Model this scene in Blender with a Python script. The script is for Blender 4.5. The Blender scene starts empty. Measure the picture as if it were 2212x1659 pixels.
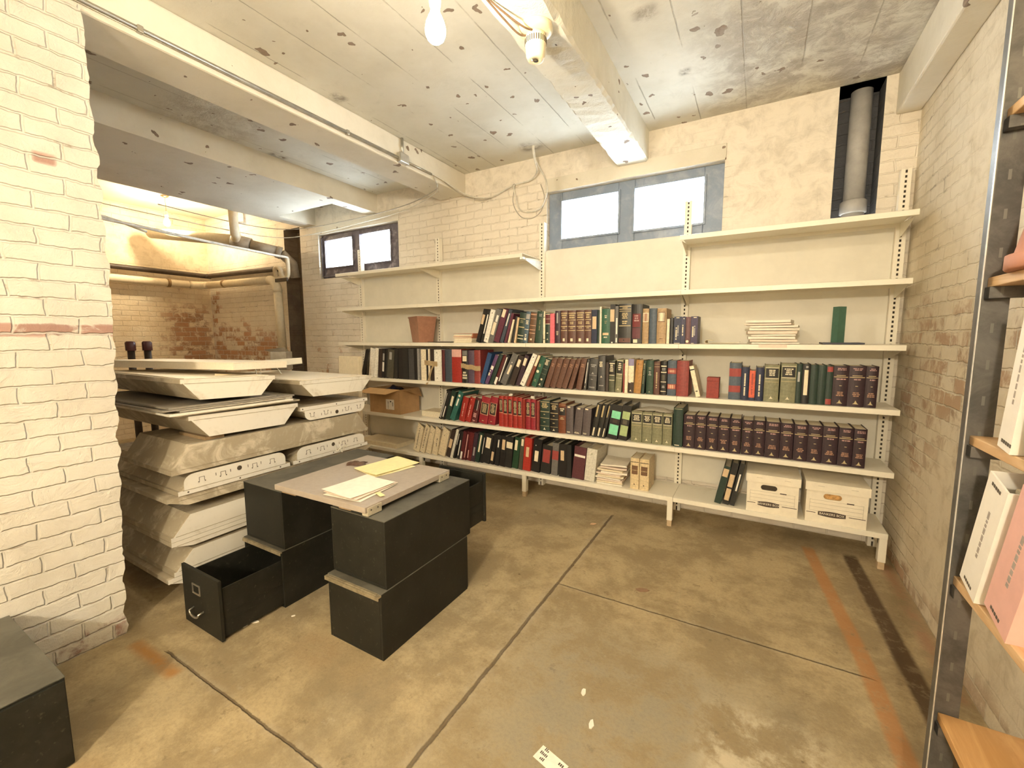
import bpy, bmesh, math, random
from mathutils import Vector, Matrix, Euler
random.seed(7)
PI = math.pi
SC = bpy.context.scene
COL = SC.collection
R = math.radians

# ---------------------------------------------------------------- node helpers
MATS = {}
class NT:
    def __init__(s, name):
        s.m = bpy.data.materials.new(name); s.m.use_nodes = True
        s.t = s.m.node_tree; s.t.nodes.clear()
        s.out = s.t.nodes.new('ShaderNodeOutputMaterial')
    def n(s, typ, props=None, **inp):
        nd = s.t.nodes.new(typ)
        for k, v in (props or {}).items(): setattr(nd, k, v)
        for k, v in inp.items():
            key = int(k[1:]) if k[0] == 'i' and k[1:].isdigit() else k.replace('_', ' ')
            s.set(nd.inputs[key], v)
        return nd
    def set(s, sock, v):
        if isinstance(v, bpy.types.NodeSocket): s.t.links.new(v, sock)
        else:
            if isinstance(v, (tuple, list)) and len(v) == 3 and sock.type == 'RGBA': v = (*v, 1)
            sock.default_value = v
    def math(s, op, a, b=0.0, clamp=False):
        nd = s.n('ShaderNodeMath', {'operation': op, 'use_clamp': clamp}, i0=a, i1=b)
        return nd.outputs[0]
    def mix(s, f, a, b, blend='MIX'):
        nd = s.t.nodes.new('ShaderNodeMix'); nd.data_type = 'RGBA'; nd.blend_type = blend
        s.set(nd.inputs[0], f); s.set(nd.inputs[6], a); s.set(nd.inputs[7], b)
        return nd.outputs[2]
    def noise(s, vec, scale, detail=4, rough=.6, dist=0.0):
        nd = s.n('ShaderNodeTexNoise', None, Scale=scale, Detail=detail, Roughness=rough, Distortion=dist)
        if vec is not None: s.set(nd.inputs['Vector'], vec)
        return nd.outputs[0]
    def step(s, v, a, b):            # smooth ramp of v from a to b
        nd = s.n('ShaderNodeMapRange', {'interpolation_type': 'SMOOTHSTEP'}, Value=v, From_Min=a, From_Max=b)
        return nd.outputs[0]
    def box(s, u, v, r, soft):       # soft box mask
        a = s.math('MULTIPLY', s.step(u, r[0]-soft, r[0]+soft), s.step(u, r[1]+soft, r[1]-soft))
        b = s.math('MULTIPLY', s.step(v, r[2]-soft, r[2]+soft), s.step(v, r[3]+soft, r[3]-soft))
        return s.math('MULTIPLY', a, b)
    def done(s, color, rough=.6, metal=0.0, bump=None, bdist=.004, bstr=1.0, **extra):
        b = s.n('ShaderNodeBsdfPrincipled')
        s.set(b.inputs['Base Color'], color); s.set(b.inputs['Roughness'], rough); s.set(b.inputs['Metallic'], metal)
        for k, v in extra.items(): s.set(b.inputs[k.replace('_', ' ')], v)
        if bump is not None:
            bn = s.n('ShaderNodeBump', None, Strength=bstr, Distance=bdist, Height=bump)
            s.t.links.new(bn.outputs[0], b.inputs['Normal'])
        s.t.links.new(b.outputs[0], s.out.inputs[0])
        return s.m

def M(name, col, rough=.5, metal=0.0, var=.12, scale=25.0, bump=.0, coord='Object'):
    if name in MATS: return MATS[name]
    k = NT(name)
    tc = k.n('ShaderNodeTexCoord').outputs[coord]
    nz = k.noise(tc, scale, 5, .65)
    dark = tuple(c*(1-var) for c in col); lite = tuple(min(1, c*(1+var)) for c in col)
    c = k.mix(k.step(nz, .3, .7), dark, lite)
    MATS[name] = k.done(c, rough, metal, bump=(nz if bump else None), bdist=bump or .001)
    return MATS[name]

def dirty(name, col, dirt, rough=.55, thr=(.45, .7), scale=6.0, metal=0.0):
    if name in MATS: return MATS[name]
    k = NT(name)
    tc = k.n('ShaderNodeTexCoord').outputs['Object']
    a = k.noise(tc, scale, 6, .7, .6); b = k.noise(tc, scale*7, 3, .6)
    f = k.step(a, thr[0], thr[1])
    c = k.mix(f, col, dirt); c = k.mix(k.math('MULTIPLY', k.step(b, .55, .75), .25), c, dirt)
    MATS[name] = k.done(c, rough, metal, bump=b, bdist=.0006)
    return MATS[name]

# ---------------------------------------------------------------- mesh helpers
class MB:
    def __init__(s): s.v = []; s.f = []; s.sm = []
    def add(s, vs, fs, mat=None, smooth=False):
        o = len(s.v)
        s.v += [tuple(mat @ Vector(p)) if mat is not None else tuple(p) for p in vs]
        s.f += [tuple(i+o for i in f) for f in fs]; s.sm += [smooth]*len(fs)
        return s
    def box(s, x0, x1, y0, y1, z0, z1, mat=None):
        vs = [(x0,y0,z0),(x1,y0,z0),(x1,y1,z0),(x0,y1,z0),(x0,y0,z1),(x1,y0,z1),(x1,y1,z1),(x0,y1,z1)]
        return s.add(vs, [(0,3,2,1),(4,5,6,7),(0,1,5,4),(1,2,6,5),(2,3,7,6),(3,0,4,7)], mat)
    def prism(s, pts, a, b, axis='y', mat=None):     # extrude polygon; pts are the two other coords in xyz order
        n = len(pts)
        def P(p, t):
            return {'x': (t, p[0], p[1]), 'y': (p[0], t, p[1]), 'z': (p[0], p[1], t)}[axis]
        vs = [P(p, a) for p in pts] + [P(p, b) for p in pts]
        fs = [tuple(range(n))[::-1], tuple(range(n, 2*n))] + [(i, (i+1) % n, n+(i+1) % n, n+i) for i in range(n)]
        return s.add(vs, fs, mat)
    def lathe(s, prof, seg=20, mat=None, smooth=True, close=True):   # prof: (r, z)
        vs, fs = [], []
        for r, z in prof:
            for i in range(seg):
                a = 2*PI*i/seg; vs.append((r*math.cos(a), r*math.sin(a), z))
        for j in range(len(prof)-1):
            for i in range(seg):
                k = (i+1) % seg
                fs.append((j*seg+i, j*seg+k, (j+1)*seg+k, (j+1)*seg+i))
        if close:
            fs.append(tuple(range(seg))[::-1]); m = (len(prof)-1)*seg; fs.append(tuple(range(m, m+seg)))
        return s.add(vs, fs, mat, smooth)
    def tube(s, pts, r, seg=10, caps=True):
        pts = [Vector(p) for p in pts]; n = len(pts); vs, fs = [], []
        up = None
        for i, p in enumerate(pts):
            d = (pts[min(i+1, n-1)] - pts[max(i-1, 0)]).normalized()
            if up is None:
                up = Vector((0,0,1)) if abs(d.z) < .9 else Vector((1,0,0))
            a = d.cross(up).normalized(); up = a.cross(d).normalized()
            rr = r[i] if isinstance(r, (list, tuple)) else r
            for k in range(seg):
                t = 2*PI*k/seg
                vs.append(tuple(p + a*math.cos(t)*rr + up*math.sin(t)*rr))
        for i in range(n-1):
            for k in range(seg):
                q = (k+1) % seg
                fs.append((i*seg+k, i*seg+q, (i+1)*seg+q, (i+1)*seg+k))
        if caps:
            fs.append(tuple(range(seg))[::-1]); fs.append(tuple(range((n-1)*seg, n*seg)))
        return s.add(vs, fs, None, True)
    def quad(s, a, b, c, d, mat=None): return s.add([a, b, c, d], [(0,1,2,3)], mat)
    def build(s, name, mat, parent=None, loc=None, bevel=0.0, fix=True):
        me = bpy.data.meshes.new(name); me.from_pydata(s.v, [], s.f); me.update()
        me.polygons.foreach_set('use_smooth', s.sm)
        if fix:
            bm = bmesh.new(); bm.from_mesh(me); bmesh.ops.recalc_face_normals(bm, faces=bm.faces); bm.to_mesh(me); bm.free()
        o = bpy.data.objects.new(name, me); COL.objects.link(o)
        if mat: me.materials.append(mat)
        if parent: o.parent = parent
        if loc: o.location = loc
        if bevel:
            b = o.modifiers.new('bevel', 'BEVEL'); b.width = bevel; b.segments = 2; b.limit_method = 'ANGLE'; b.angle_limit = R(40)
        return o

def arc(c, r, a0, a1, n, plane='xz'):
    out = []
    for i in range(n+1):
        a = a0 + (a1-a0)*i/n; u, v = r*math.cos(a), r*math.sin(a)
        out.append({'xz': (c[0]+u, c[1], c[2]+v), 'yz': (c[0], c[1]+u, c[2]+v), 'xy': (c[0]+u, c[1]+v, c[2])}[plane])
    return out
def smooth_path(pts, n=8):                      # Catmull-Rom
    P = [Vector(p) for p in pts]; P = [P[0]] + P + [P[-1]]; out = []
    for i in range(1, len(P)-2):
        for k in range(n):
            t = k/n; a, b, c, d = P[i-1:i+3]
            out.append(.5*((2*b) + (c-a)*t + (2*a-5*b+4*c-d)*t*t + (3*b-a-3*c+d)*t*t*t))
    return out + [P[-2]]

def tag(o, label, cat, group=None):
    o['label'] = label; o['category'] = cat
    if group: o['group'] = group
    return o
def thing(name, label, cat, loc=(0,0,0), rot=(0,0,0), group=None):
    o = bpy.data.objects.new(name, None); COL.objects.link(o)
    o.location = loc; o.rotation_euler = rot; o.empty_display_size = .05
    return tag(o, label, cat, group)
def struct(o): o['kind'] = 'structure'; return o

# ---------------------------------------------------------------- materials of the room
def brick_mat(name, axes, paint1, paint2, red, peels=(), smooths=(), peel_base=.0, bstr=1.0, bw=.205, rh=.073, header=None, dirtcol=(.20,.15,.10)):
    k = NT(name)
    pos = k.n('ShaderNodeNewGeometry').outputs['Position']
    sep = k.n('ShaderNodeSeparateXYZ', None, Vector=pos)
    u = sep.outputs['XYZ'.index(axes[0])]; v = sep.outputs['XYZ'.index(axes[1])]
    wob = k.noise(pos, 5.0, 3, .6); wob2 = k.noise(pos, 17.0, 2, .6)
    uu = k.math('ADD', u, k.math('MULTIPLY', k.math('SUBTRACT', wob, .5), .05))
    vv = k.math('ADD', v, k.math('MULTIPLY', k.math('SUBTRACT', wob2, .5), .022))
    cv = k.n('ShaderNodeCombineXYZ', None, X=uu, Y=vv)
    br = k.n('ShaderNodeTexBrick', {'offset': .5}, Vector=cv.outputs[0], Scale=1.0, Mortar_Size=.007, Mortar_Smooth=.7, Bias=0.0, Brick_Width=bw, Row_Height=rh,
             Color1=(0,0,0,1), Color2=(1,1,1,1), Mortar=(0.5,0.5,0.5,1))
    mort = br.outputs['Fac']; bid = br.outputs['Color']
    n1 = k.noise(pos, 2.2, 5, .65); n2 = k.noise(pos, 9.0, 6, .7, .5); n3 = k.noise(pos, 45.0, 4, .7)
    paint = k.mix(k.step(n1, .35, .65), paint1, paint2)
    paint = k.mix(k.math('MULTIPLY', k.step(n2, .58, .75), .35), paint, tuple(c*.72 for c in paint2))
    crack = k.math('MULTIPLY', k.step(mort, .6, .95), k.step(n2, .56, .66))
    paint = k.mix(k.math('MULTIPLY', crack, .55), paint, dirtcol)
    hgt = k.math('ADD', k.math('MULTIPLY', k.math('SUBTRACT', 1.0, mort), .42), k.math('ADD', k.math('MULTIPLY', n2, .95), k.math('MULTIPLY', n3, .16)))
    redc = k.mix(bid, tuple(c*.75 for c in red), tuple(min(1, c*1.25) for c in red))
    redc = k.mix(k.math('MULTIPLY', mort, .8), redc, tuple(c*.8 for c in paint1))
    fac = None
    thr = k.step(n2, .5+.25-peel_base*.3, .62+.25-peel_base*.3)
    fac = thr
    for (r, soft, amt) in peels:
        m = k.box(u, v, r, soft)
        e = k.math('MULTIPLY', m, amt)
        p = k.step(k.math('ADD', k.math('MULTIPLY', n2, .75), k.math('MULTIPLY', bid, .25)), k.math('SUBTRACT', .72, e), k.math('SUBTRACT', .86, e))
        fac = k.math('MAXIMUM', fac, k.math('MULTIPLY', p, m))
    col = k.mix(fac, paint, redc)
    for (r, soft) in smooths:           # plastered over
        m = k.math('MULTIPLY', k.box(u, v, r, soft), k.step(n1, .2, .4))
        pl = k.mix(k.step(n2, .4, .7), paint1, tuple(c*.86 for c in paint2))
        col = k.mix(k.math('MULTIPLY', m, .85), col, pl)
        hgt = k.math('ADD', k.math('MULTIPLY', hgt, k.math('SUBTRACT', 1.0, k.math('MULTIPLY', m, .9))), k.math('MULTIPLY', m, k.math('ADD', .6, k.math('MULTIPLY', n2, .3))))
    return k.done(col, .85, bump=hgt, bdist=.011, bstr=bstr)

def plaster_mat(name, c1, c2, dirt=(.16,.12,.09), lines=True, chips=.5, stain=None, crumble=False):
    k = NT(name)
    pos = k.n('ShaderNodeNewGeometry').outputs['Position']
    sep = k.n('ShaderNodeSeparateXYZ', None, Vector=pos)
    n1 = k.noise(pos, 1.6, 5, .65); n2 = k.noise(pos, 7.0, 6, .7, .4); n3 = k.noise(pos, 40.0, 4, .7)
    c = k.mix(k.step(n1, .35, .68), c1, c2)
    c = k.mix(k.math('MULTIPLY', k.step(n2, .55, .78), .3), c, tuple(x*.7 for x in c2))
    hgt = k.math('ADD', k.math('MULTIPLY', n2, .5), k.math('MULTIPLY', n3, .15))
    if lines:                                     # board marks of the old formwork, parallel to y
        fx = k.math('FRACT', k.math('DIVIDE', k.math('ADD', sep.outputs[0], k.math('MULTIPLY', k.math('SUBTRACT', n2, .5), .012)), .305))
        ln = k.math('MULTIPLY', k.step(k.math('ABSOLUTE', k.math('SUBTRACT', fx, .5)), .014, .006), k.step(n1, .44, .56))
        c = k.mix(k.math('MULTIPLY', ln, .6), c, (.30,.27,.22))
        hgt = k.math('SUBTRACT', hgt, k.math('MULTIPLY', ln, .4))
    if chips:
        wp = k.n('ShaderNodeVectorMath', {'operation': 'MULTIPLY_ADD'}, i0=k.n('ShaderNodeTexNoise', None, Vector=pos, Scale=14.0).outputs['Color'], i1=(.09,.09,.09), i2=pos)
        vo = k.n('ShaderNodeTexVoronoi', None, Vector=wp.outputs[0], Scale=9.5, Randomness=1.0)
        rr = k.n('ShaderNodeSeparateColor', None, Color=vo.outputs['Color'])
        size = k.math('MULTIPLY', k.math('POWER', rr.outputs[0], 1.5), .30)
        size = k.math('MULTIPLY', size, k.step(k.noise(pos, .9, 2, .5), .56-chips*.3, .68-chips*.3))
        spot = k.math('MULTIPLY', k.step(k.math('SUBTRACT', size, vo.outputs['Distance']), .0, .012), k.step(rr.outputs[1], .35, .4))
        c = k.mix(spot, c, k.mix(n3, dirt, tuple(x*2 for x in dirt)))
        hgt = k.math('SUBTRACT', hgt, k.math('MULTIPLY', spot, 1.0))
    if stain:
        for r, soft, col, amt in stain:
            m = k.math('MULTIPLY', k.box(sep.outputs[0], sep.outputs[1], r, soft), k.step(n2, .35, .62))
            c = k.mix(k.math('MULTIPLY', m, amt), c, col)
            hgt = k.math('ADD', hgt, k.math('MULTIPLY', k.math('MULTIPLY', m, n3), 1.2))
    return k.done(c, .85, bump=hgt, bdist=.006 if not crumble else .02)

def floor_mat():
    k = NT('floor_concrete')
    pos = k.n('ShaderNodeNewGeometry').outputs['Position']
    sep = k.n('ShaderNodeSeparateXYZ', None, Vector=pos); x, y = sep.outputs[0], sep.outputs[1]
    n0 = k.noise(pos, .8, 4, .6); n1 = k.noise(pos, 2.6, 8, .74, .15); n2 = k.noise(pos, 11.0, 7, .74, .1); n3 = k.noise(pos, 70.0, 4, .75)
    c = k.mix(k.step(n1, .40, .60), (.285,.222,.132), (.43,.345,.21))
    c = k.mix(k.math('MULTIPLY', k.step(n0, .5, .72), .55), c, (.20,.17,.12))
    c = k.mix(k.math('MULTIPLY', k.step(n2, .60, .72), .45), c, (.47,.41,.31))
    c = k.mix(k.math('MULTIPLY', k.step(n2, .42, .30), .55), c, (.13,.095,.055))
    c = k.mix(k.math('MULTIPLY', k.step(n3, .42, .66), .30), c, (.2,.16,.11))
    wx = k.math('ADD', x, k.math('MULTIPLY', k.math('SUBTRACT', n2, .5), .02)); wy = k.math('ADD', y, k.math('MULTIPLY', k.math('SUBTRACT', n2, .5), .02))
    hgt = k.math('ADD', k.math('MULTIPLY', n2, .4), k.math('MULTIPLY', n3, .1))
    # saw joints and cracks
    def joint(coord, at, w, other, lo, hi):
        nonlocal c, hgt
        d = k.math('ABSOLUTE', k.math('SUBTRACT', coord, at))
        m = k.math('MULTIPLY', k.step(d, w, w*.3), k.math('MULTIPLY', k.step(other, lo-.02, lo+.02), k.step(other, hi+.02, hi-.02)))
        halo = k.math('MULTIPLY', k.step(d, w*5, w), k.math('MULTIPLY', k.step(other, lo, lo+.02), k.step(other, hi, hi-.02)))
        c = k.mix(k.math('MULTIPLY', k.math('MULTIPLY', halo, k.step(n2, .4, .6)), .35), c, (.42,.36,.27))
        c = k.mix(k.math('MULTIPLY', m, .8), c, (.11,.08,.05))
        hgt = k.math('SUBTRACT', hgt, k.math('MULTIPLY', m, 1.0))
    joint(wx, -.945, .011, y, -3.0, 3.3)
    joint(wy, 2.19, .006, x, -.93, .50)
    joint(wy, .80, .007, x, -2.3, -.95)
    # small dark droppings and pock marks
    vo = k.n('ShaderNodeTexVoronoi', None, Vector=pos, Scale=3.6, Randomness=1.0)
    rc = k.n('ShaderNodeSeparateColor', None, Color=vo.outputs['Color'])
    sz = k.math('MULTIPLY', k.math('POWER', rc.outputs[0], 2.5), .085)
    sp = k.math('MULTIPLY', k.step(k.math('SUBTRACT', sz, k.math('ADD', vo.outputs['Distance'], k.math('MULTIPLY', k.math('SUBTRACT', n2, .5), .06))), .0, .012), k.step(rc.outputs[1], .5, .55))
    c = k.mix(k.math('MULTIPLY', sp, .7), c, (.12,.08,.045))
    # rust and paint marks, and a painted shadow behind the cabinet
    def mark(r, soft, col, amt, lo=.35, hi=.6):
        nonlocal c
        c = k.mix(k.math('MULTIPLY', k.math('MULTIPLY', k.box(wx, wy, r, soft), k.step(n1, lo, hi)), amt), c, col)
    mark((-2.50,-2.10,.725,.775), .022, (.33,.16,.05), .85, .32, .55)
    mark((-1.93,-1.75,.28,.42), .06, (.30,.15,.05), .7, .35, .6)
    mark((-1.85,-1.2,1.05,1.22), .05, (.20,.12,.06), .5, .4, .65)
    mark((-1.6,-1.35,1.9,2.2), .06, (.13,.10,.06), .6)  # cast shadow of the centre cabinet, painted into the floor colour
    mark((-.85,.1,.9,1.9), .25, (.20,.19,.16), .6, .4, .6)
    mark((-.1,.28,1.05,1.75), .07, (.55,.48,.35), .8, .45, .58)
    # orange paint stripe: x along a line that drifts with y ; and a dark stripe beside it
    def stripe(pts, half, col, amt, ylo, yhi):
        nonlocal c
        (ya, xa), (yb, xb), (yc_, xc_) = pts
        l1 = k.n('ShaderNodeMapRange', None, Value=y, From_Min=ya, From_Max=yb, To_Min=xa, To_Max=xb).outputs[0]
        l2 = k.n('ShaderNodeMapRange', None, Value=y, From_Min=yb, From_Max=yc_, To_Min=0.0, To_Max=xc_-xb).outputs[0]
        ctr = k.math('ADD', l1, l2)
        d = k.math('ABSOLUTE', k.math('SUBTRACT', wx, ctr))
        m = k.math('MULTIPLY', k.step(d, half+.012, half-.012), k.math('MULTIPLY', k.step(y, ylo-.05, ylo+.05), k.step(y, yhi+.03, yhi-.03)))
        c = k.mix(k.math('MULTIPLY', k.math('MULTIPLY', m, k.step(n2, .25, .5)), amt), c, col)
    stripe([(1.2,.545),(2.3,.487),(3.42,.372)], .034, (.40,.19,.075), .75, .9, 3.42)
    stripe([(1.2,.70),(2.3,.648),(3.42,.60)], .038, (.085,.055,.035), .92, 1.0, 3.43)
    # brush of old red paint along the right wall foot
    mark((.74,.80,2.2,3.4), .03, (.30,.16,.10), .7, .4, .55)
    return k.done(c, k.mix(n2, (.7,.7,.7), (.95,.95,.95)), bump=hgt, bdist=.006, Specular_IOR_Level=.10)

# ================================================================ THE ROOM
W_PAINT = (.78,.72,.63); W_PAINT2 = (.69,.63,.54); BRICK = (.40,.23,.135)
m_back = brick_mat('painted_brick_back', 'XZ', W_PAINT, W_PAINT2, BRICK,
    peels=[((-7.8,-6.5,.9,1.8), .35, .32), ((-6.9,-5.7,.8,1.6), .3, .36), ((-5.4,-4.3,.7,1.5), .4, .12), ((-7.8,-7.4,.6,2.2), .2, .28)],
    smooths=[((-5.3,1.0,2.87,3.2), .012), ((-8.0,-5.8,2.55,2.95), .10), ((-.26,.40,2.2,3.0), .06), ((-1.8,-.2,2.74,2.87), .012), ((-5.05,-3.55,2.74,2.87), .012)], bstr=.9)
m_right = brick_mat('painted_brick_right', 'YZ', (.72,.66,.55), (.62,.55,.43), (.38,.27,.185),
    peels=[((2.0,3.75,.55,1.75), .35, .24), ((2.6,3.6,.5,1.2), .3, .26), ((-1,3.7,-.1,.14), .06, .30)],
    smooths=[((-3,3.0,1.9,3.1), .35), ((1.6,3.05,.05,.95), .25)], bstr=.9)
m_left = brick_mat('painted_brick_left', 'YZ', (.64,.61,.55), (.55,.515,.455), (.33,.20,.165),
    peels=[((.36,.90,1.445,1.505), .012, .40), ((.63,.70,2.16,2.205), .012, .75), ((-.2,.6,.03,.14), .04, .1), ((-2,.9,-.1,.16), .08, .25)], bstr=1.1)
m_alc = brick_mat('painted_brick_alcove', 'YZ', (.80,.70,.54), (.72,.60,.43), BRICK,
    peels=[((3.0,3.8,.8,2.0), .3, .34)], smooths=[((-1.2,3.8,2.5,2.95), .10)], bstr=1.0)
m_hid = plaster_mat('plaster_wall', (.74,.69,.60), (.66,.60,.52), lines=False, chips=0)
m_ceil = plaster_mat('plaster_ceiling', (.66,.64,.57), (.58,.555,.48), chips=.95,
    stain=[((-.35,.9,2.5,3.8), .25, (.36,.32,.27), .85), ((-1.88,-1.70,3.42,3.56), .06, (.14,.11,.085), .95), ((-2.64,-2.55,2.10,2.19), .03, (.12,.085,.06), 1.0), ((-3.91,-3.84,2.44,2.58), .03, (.16,.12,.09), .9), ((-.64,-.53,2.36,2.46), .035, (.30,.26,.21), .9), ((-.51,-.45,3.0,3.06), .02, (.13,.11,.09), 1.0), ((-4.0,-3.4,1.6,2.2), .12, (.35,.29,.22), .5), ((-.9,.9,-3,1.9), .6, (.64,.66,.57), .5)])
m_beam = plaster_mat('plaster_beam', (.72,.68,.59), (.64,.595,.50), lines=False, chips=.6)
m_beam2 = plaster_mat('plaster_beam_crumbling', (.74,.72,.64), (.64,.61,.52), lines=False, chips=.8, crumble=True)
m_floor = floor_mat()

XR, YB, YF, ZC = .815, 3.72, -2.5, 3.08
struct(MB().box(-8.1, .95, YF-.15, 4.05, -.12, 0).build('floor', m_floor))
struct(MB().box(-5.27, 1.05, YF-.15, 4.05, ZC, ZC+.15).build('ceiling', m_ceil))
struct(MB().box(-8.1, -5.18, YF-.15, 4.05, 3.30, 3.45).build('ceiling_alcove', m_hid))
struct(MB().box(-5.268, -5.18, YF-.15, 4.05, 3.235, 3.298).build('wall_alcove_upper', m_hid))

# back wall with its two window openings and two pipe chases
WIN = {1: (-5.0, -3.6, 2.195, 2.75), 2: (-1.745, -.278, 2.235, 2.75)}
NICHE = {1: (-5.72, -5.37, 0.0, 2.90), 2: (.392, .632, 2.05, 3.08)}
def back_wall():
    holes = list(WIN.values()) + list(NICHE.values())
    xs = sorted({-7.9, 1.0, *[h[0] for h in holes], *[h[1] for h in holes]})
    zs = sorted({0.0, 3.47, *[h[2] for h in holes], *[h[3] for h in holes]})
    mb = MB()
    for i in range(len(xs)-1):
        for j in range(len(zs)-1):
            cx, cz = (xs[i]+xs[i+1])/2, (zs[j]+zs[j+1])/2
            if any(h[0] < cx < h[1] and h[2] < cz < h[3] for h in holes): continue
            mb.quad((xs[i],YB,zs[j]), (xs[i+1],YB,zs[j]), (xs[i+1],YB,zs[j+1]), (xs[i],YB,zs[j+1]))
    for h in WIN.values():
        a, b, c, d = h; D = YB+.28
        mb.quad((a,YB,c),(a,YB,d),(a,D,d),(a,D,c)); mb.quad((b,YB,c),(b,D,c),(b,D,d),(b,YB,d))
        mb.quad((a,YB,c),(a,D,c),(b,D,c),(b,YB,c)); mb.quad((a,YB,d),(b,YB,d),(b,D,d),(a,D,d))
    return mb.build('wall_back', m_back, fix=False)
struct(back_wall())
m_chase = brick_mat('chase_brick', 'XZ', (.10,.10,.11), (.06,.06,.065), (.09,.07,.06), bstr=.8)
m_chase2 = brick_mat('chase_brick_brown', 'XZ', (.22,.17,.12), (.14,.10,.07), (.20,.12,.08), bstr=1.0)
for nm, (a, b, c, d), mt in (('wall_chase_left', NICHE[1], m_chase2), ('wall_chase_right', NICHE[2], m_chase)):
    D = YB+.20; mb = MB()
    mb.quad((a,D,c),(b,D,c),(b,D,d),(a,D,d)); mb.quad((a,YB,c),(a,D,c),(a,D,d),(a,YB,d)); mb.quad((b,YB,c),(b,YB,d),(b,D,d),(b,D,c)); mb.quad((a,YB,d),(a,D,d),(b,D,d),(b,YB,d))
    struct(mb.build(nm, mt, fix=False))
struct(MB().box(XR, XR+.2, YF, 4.05, 0, 3.1).build('wall_right', m_right))
# the painted brick pier beside the camera; its face leans a little at the free end
mb = MB(); n = 150
prof = []
for i in range(n+1):
    z = 2.867*i/n; prof.append((.76 + .075*min(1, z/1.6) + .004*math.sin(z*86/2.0) + .004*math.sin(z*37) + random.uniform(-.003,.003), z))
vs = [(-2.615, YF, z) for _, z in prof] + [(-2.615, y, z) for y, z in prof] + [(-2.95, y, z) for y, z in prof]
fs = []
for i in range(n):
    fs += [(i, n+1+i, n+2+i, i+1), (n+1+i, 2*n+2+i, 2*n+3+i, n+2+i)]
mb.add(vs, fs)
struct(mb.build('wall_left', m_left, fix=False))
struct(MB().box(-7.95, -7.75, YF, 4.05, 0, 3.5).build('wall_alcove', m_alc))
struct(MB().box(-8.1, 1.0, YF-.15, YF, 0, 3.1).build('wall_front', m_hid))
struct(MB().box(-7.9, -2.95, -1.2, -1.05, 0, 3.5).build('wall_alcove_front', m_hid))

# concrete beams
struct(MB().box(-2.985, -2.655, YF, YB, 2.868, ZC).build('beam_middle', m_beam, bevel=.012))
def crumbly_beam(name, x0, x1, z0, mat):
    ny = 120; vs, fs = [], []
    rnd = random.Random(3)
    for j in range(ny+1):
        y = YF + (YB-YF)*j/ny
        e = lambda a: rnd.uniform(-a, a)
        ch = .012 + (.02*rnd.random() if rnd.random() < .3 else 0)
        pts = [(x0, ZC), (x0+e(.003), z0+ch), (x0+ch*.9, z0+e(.003)), ((x0+x1)/2+e(.01), z0+e(.004)), (x1-ch*.9, z0+e(.003)), (x1+e(.003), z0+ch), (x1, ZC)]
        vs += [(p[0], y, p[1]) for p in pts]
    for j in range(ny):
        for i in range(6): fs.append((j*7+i, j*7+i+1, (j+1)*7+i+1, (j+1)*7+i))
    return MB().add(vs, fs).build(name, mat)
struct(crumbly_beam('beam_crumbling', -1.09, -.842, 2.846, m_beam2))
struct(MB().box(.69, XR, YF, YB, 2.83, ZC).build('beam_right', m_beam, bevel=.01))
mb = MB().box(-5.27, -3.915, -1.05, 3.22, 2.876, ZC).box(-4.073, -3.915, 3.22, YB, 2.876, ZC).box(-5.27, -5.036, 3.22, YB, 2.876, ZC)
struct(mb.build('beam_left', m_beam))
# plaster lintel bands over the windows
struct(MB().box(-1.76, -.27, YB-.012, YB, 2.75, 2.868).build('trim_1', m_beam, bevel=.004))
struct(MB().box(-5.02, -3.58, YB-.012, YB, 2.75, 2.868).build('trim_2', m_beam, bevel=.004))

# windows
m_frame2 = dirty('steel_window_paint_glare', (.20,.25,.34), (.30,.34,.42), .45)  # dark frame coloured blue-grey, with the glare of the panes painted in
m_frame1 = dirty('old_window_paint', (.10,.085,.10), (.30,.26,.28), .5, (.5,.7))
def glass_mat():
    k = NT('window_glass')
    tr = k.n('ShaderNodeBsdfTransparent', None, Color=(.97,.99,1,1)); gl = k.n('ShaderNodeBsdfGlossy', None, Color=(1,1,1,1), Roughness=.08)
    mx = k.n('ShaderNodeMixShader', None, i0=.06); k.t.links.new(tr.outputs[0], mx.inputs[1]); k.t.links.new(gl.outputs[0], mx.inputs[2])
    k.t.links.new(mx.outputs[0], k.out.inputs[0]); return k.m
m_glass = glass_mat()
PANES = {2: [(-1.615,-1.095,2.335,2.668), (-.955,-.42,2.328,2.670)], 1: [(-4.93,-4.42,2.338,2.678), (-4.285,-3.775,2.335,2.685)]}
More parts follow.
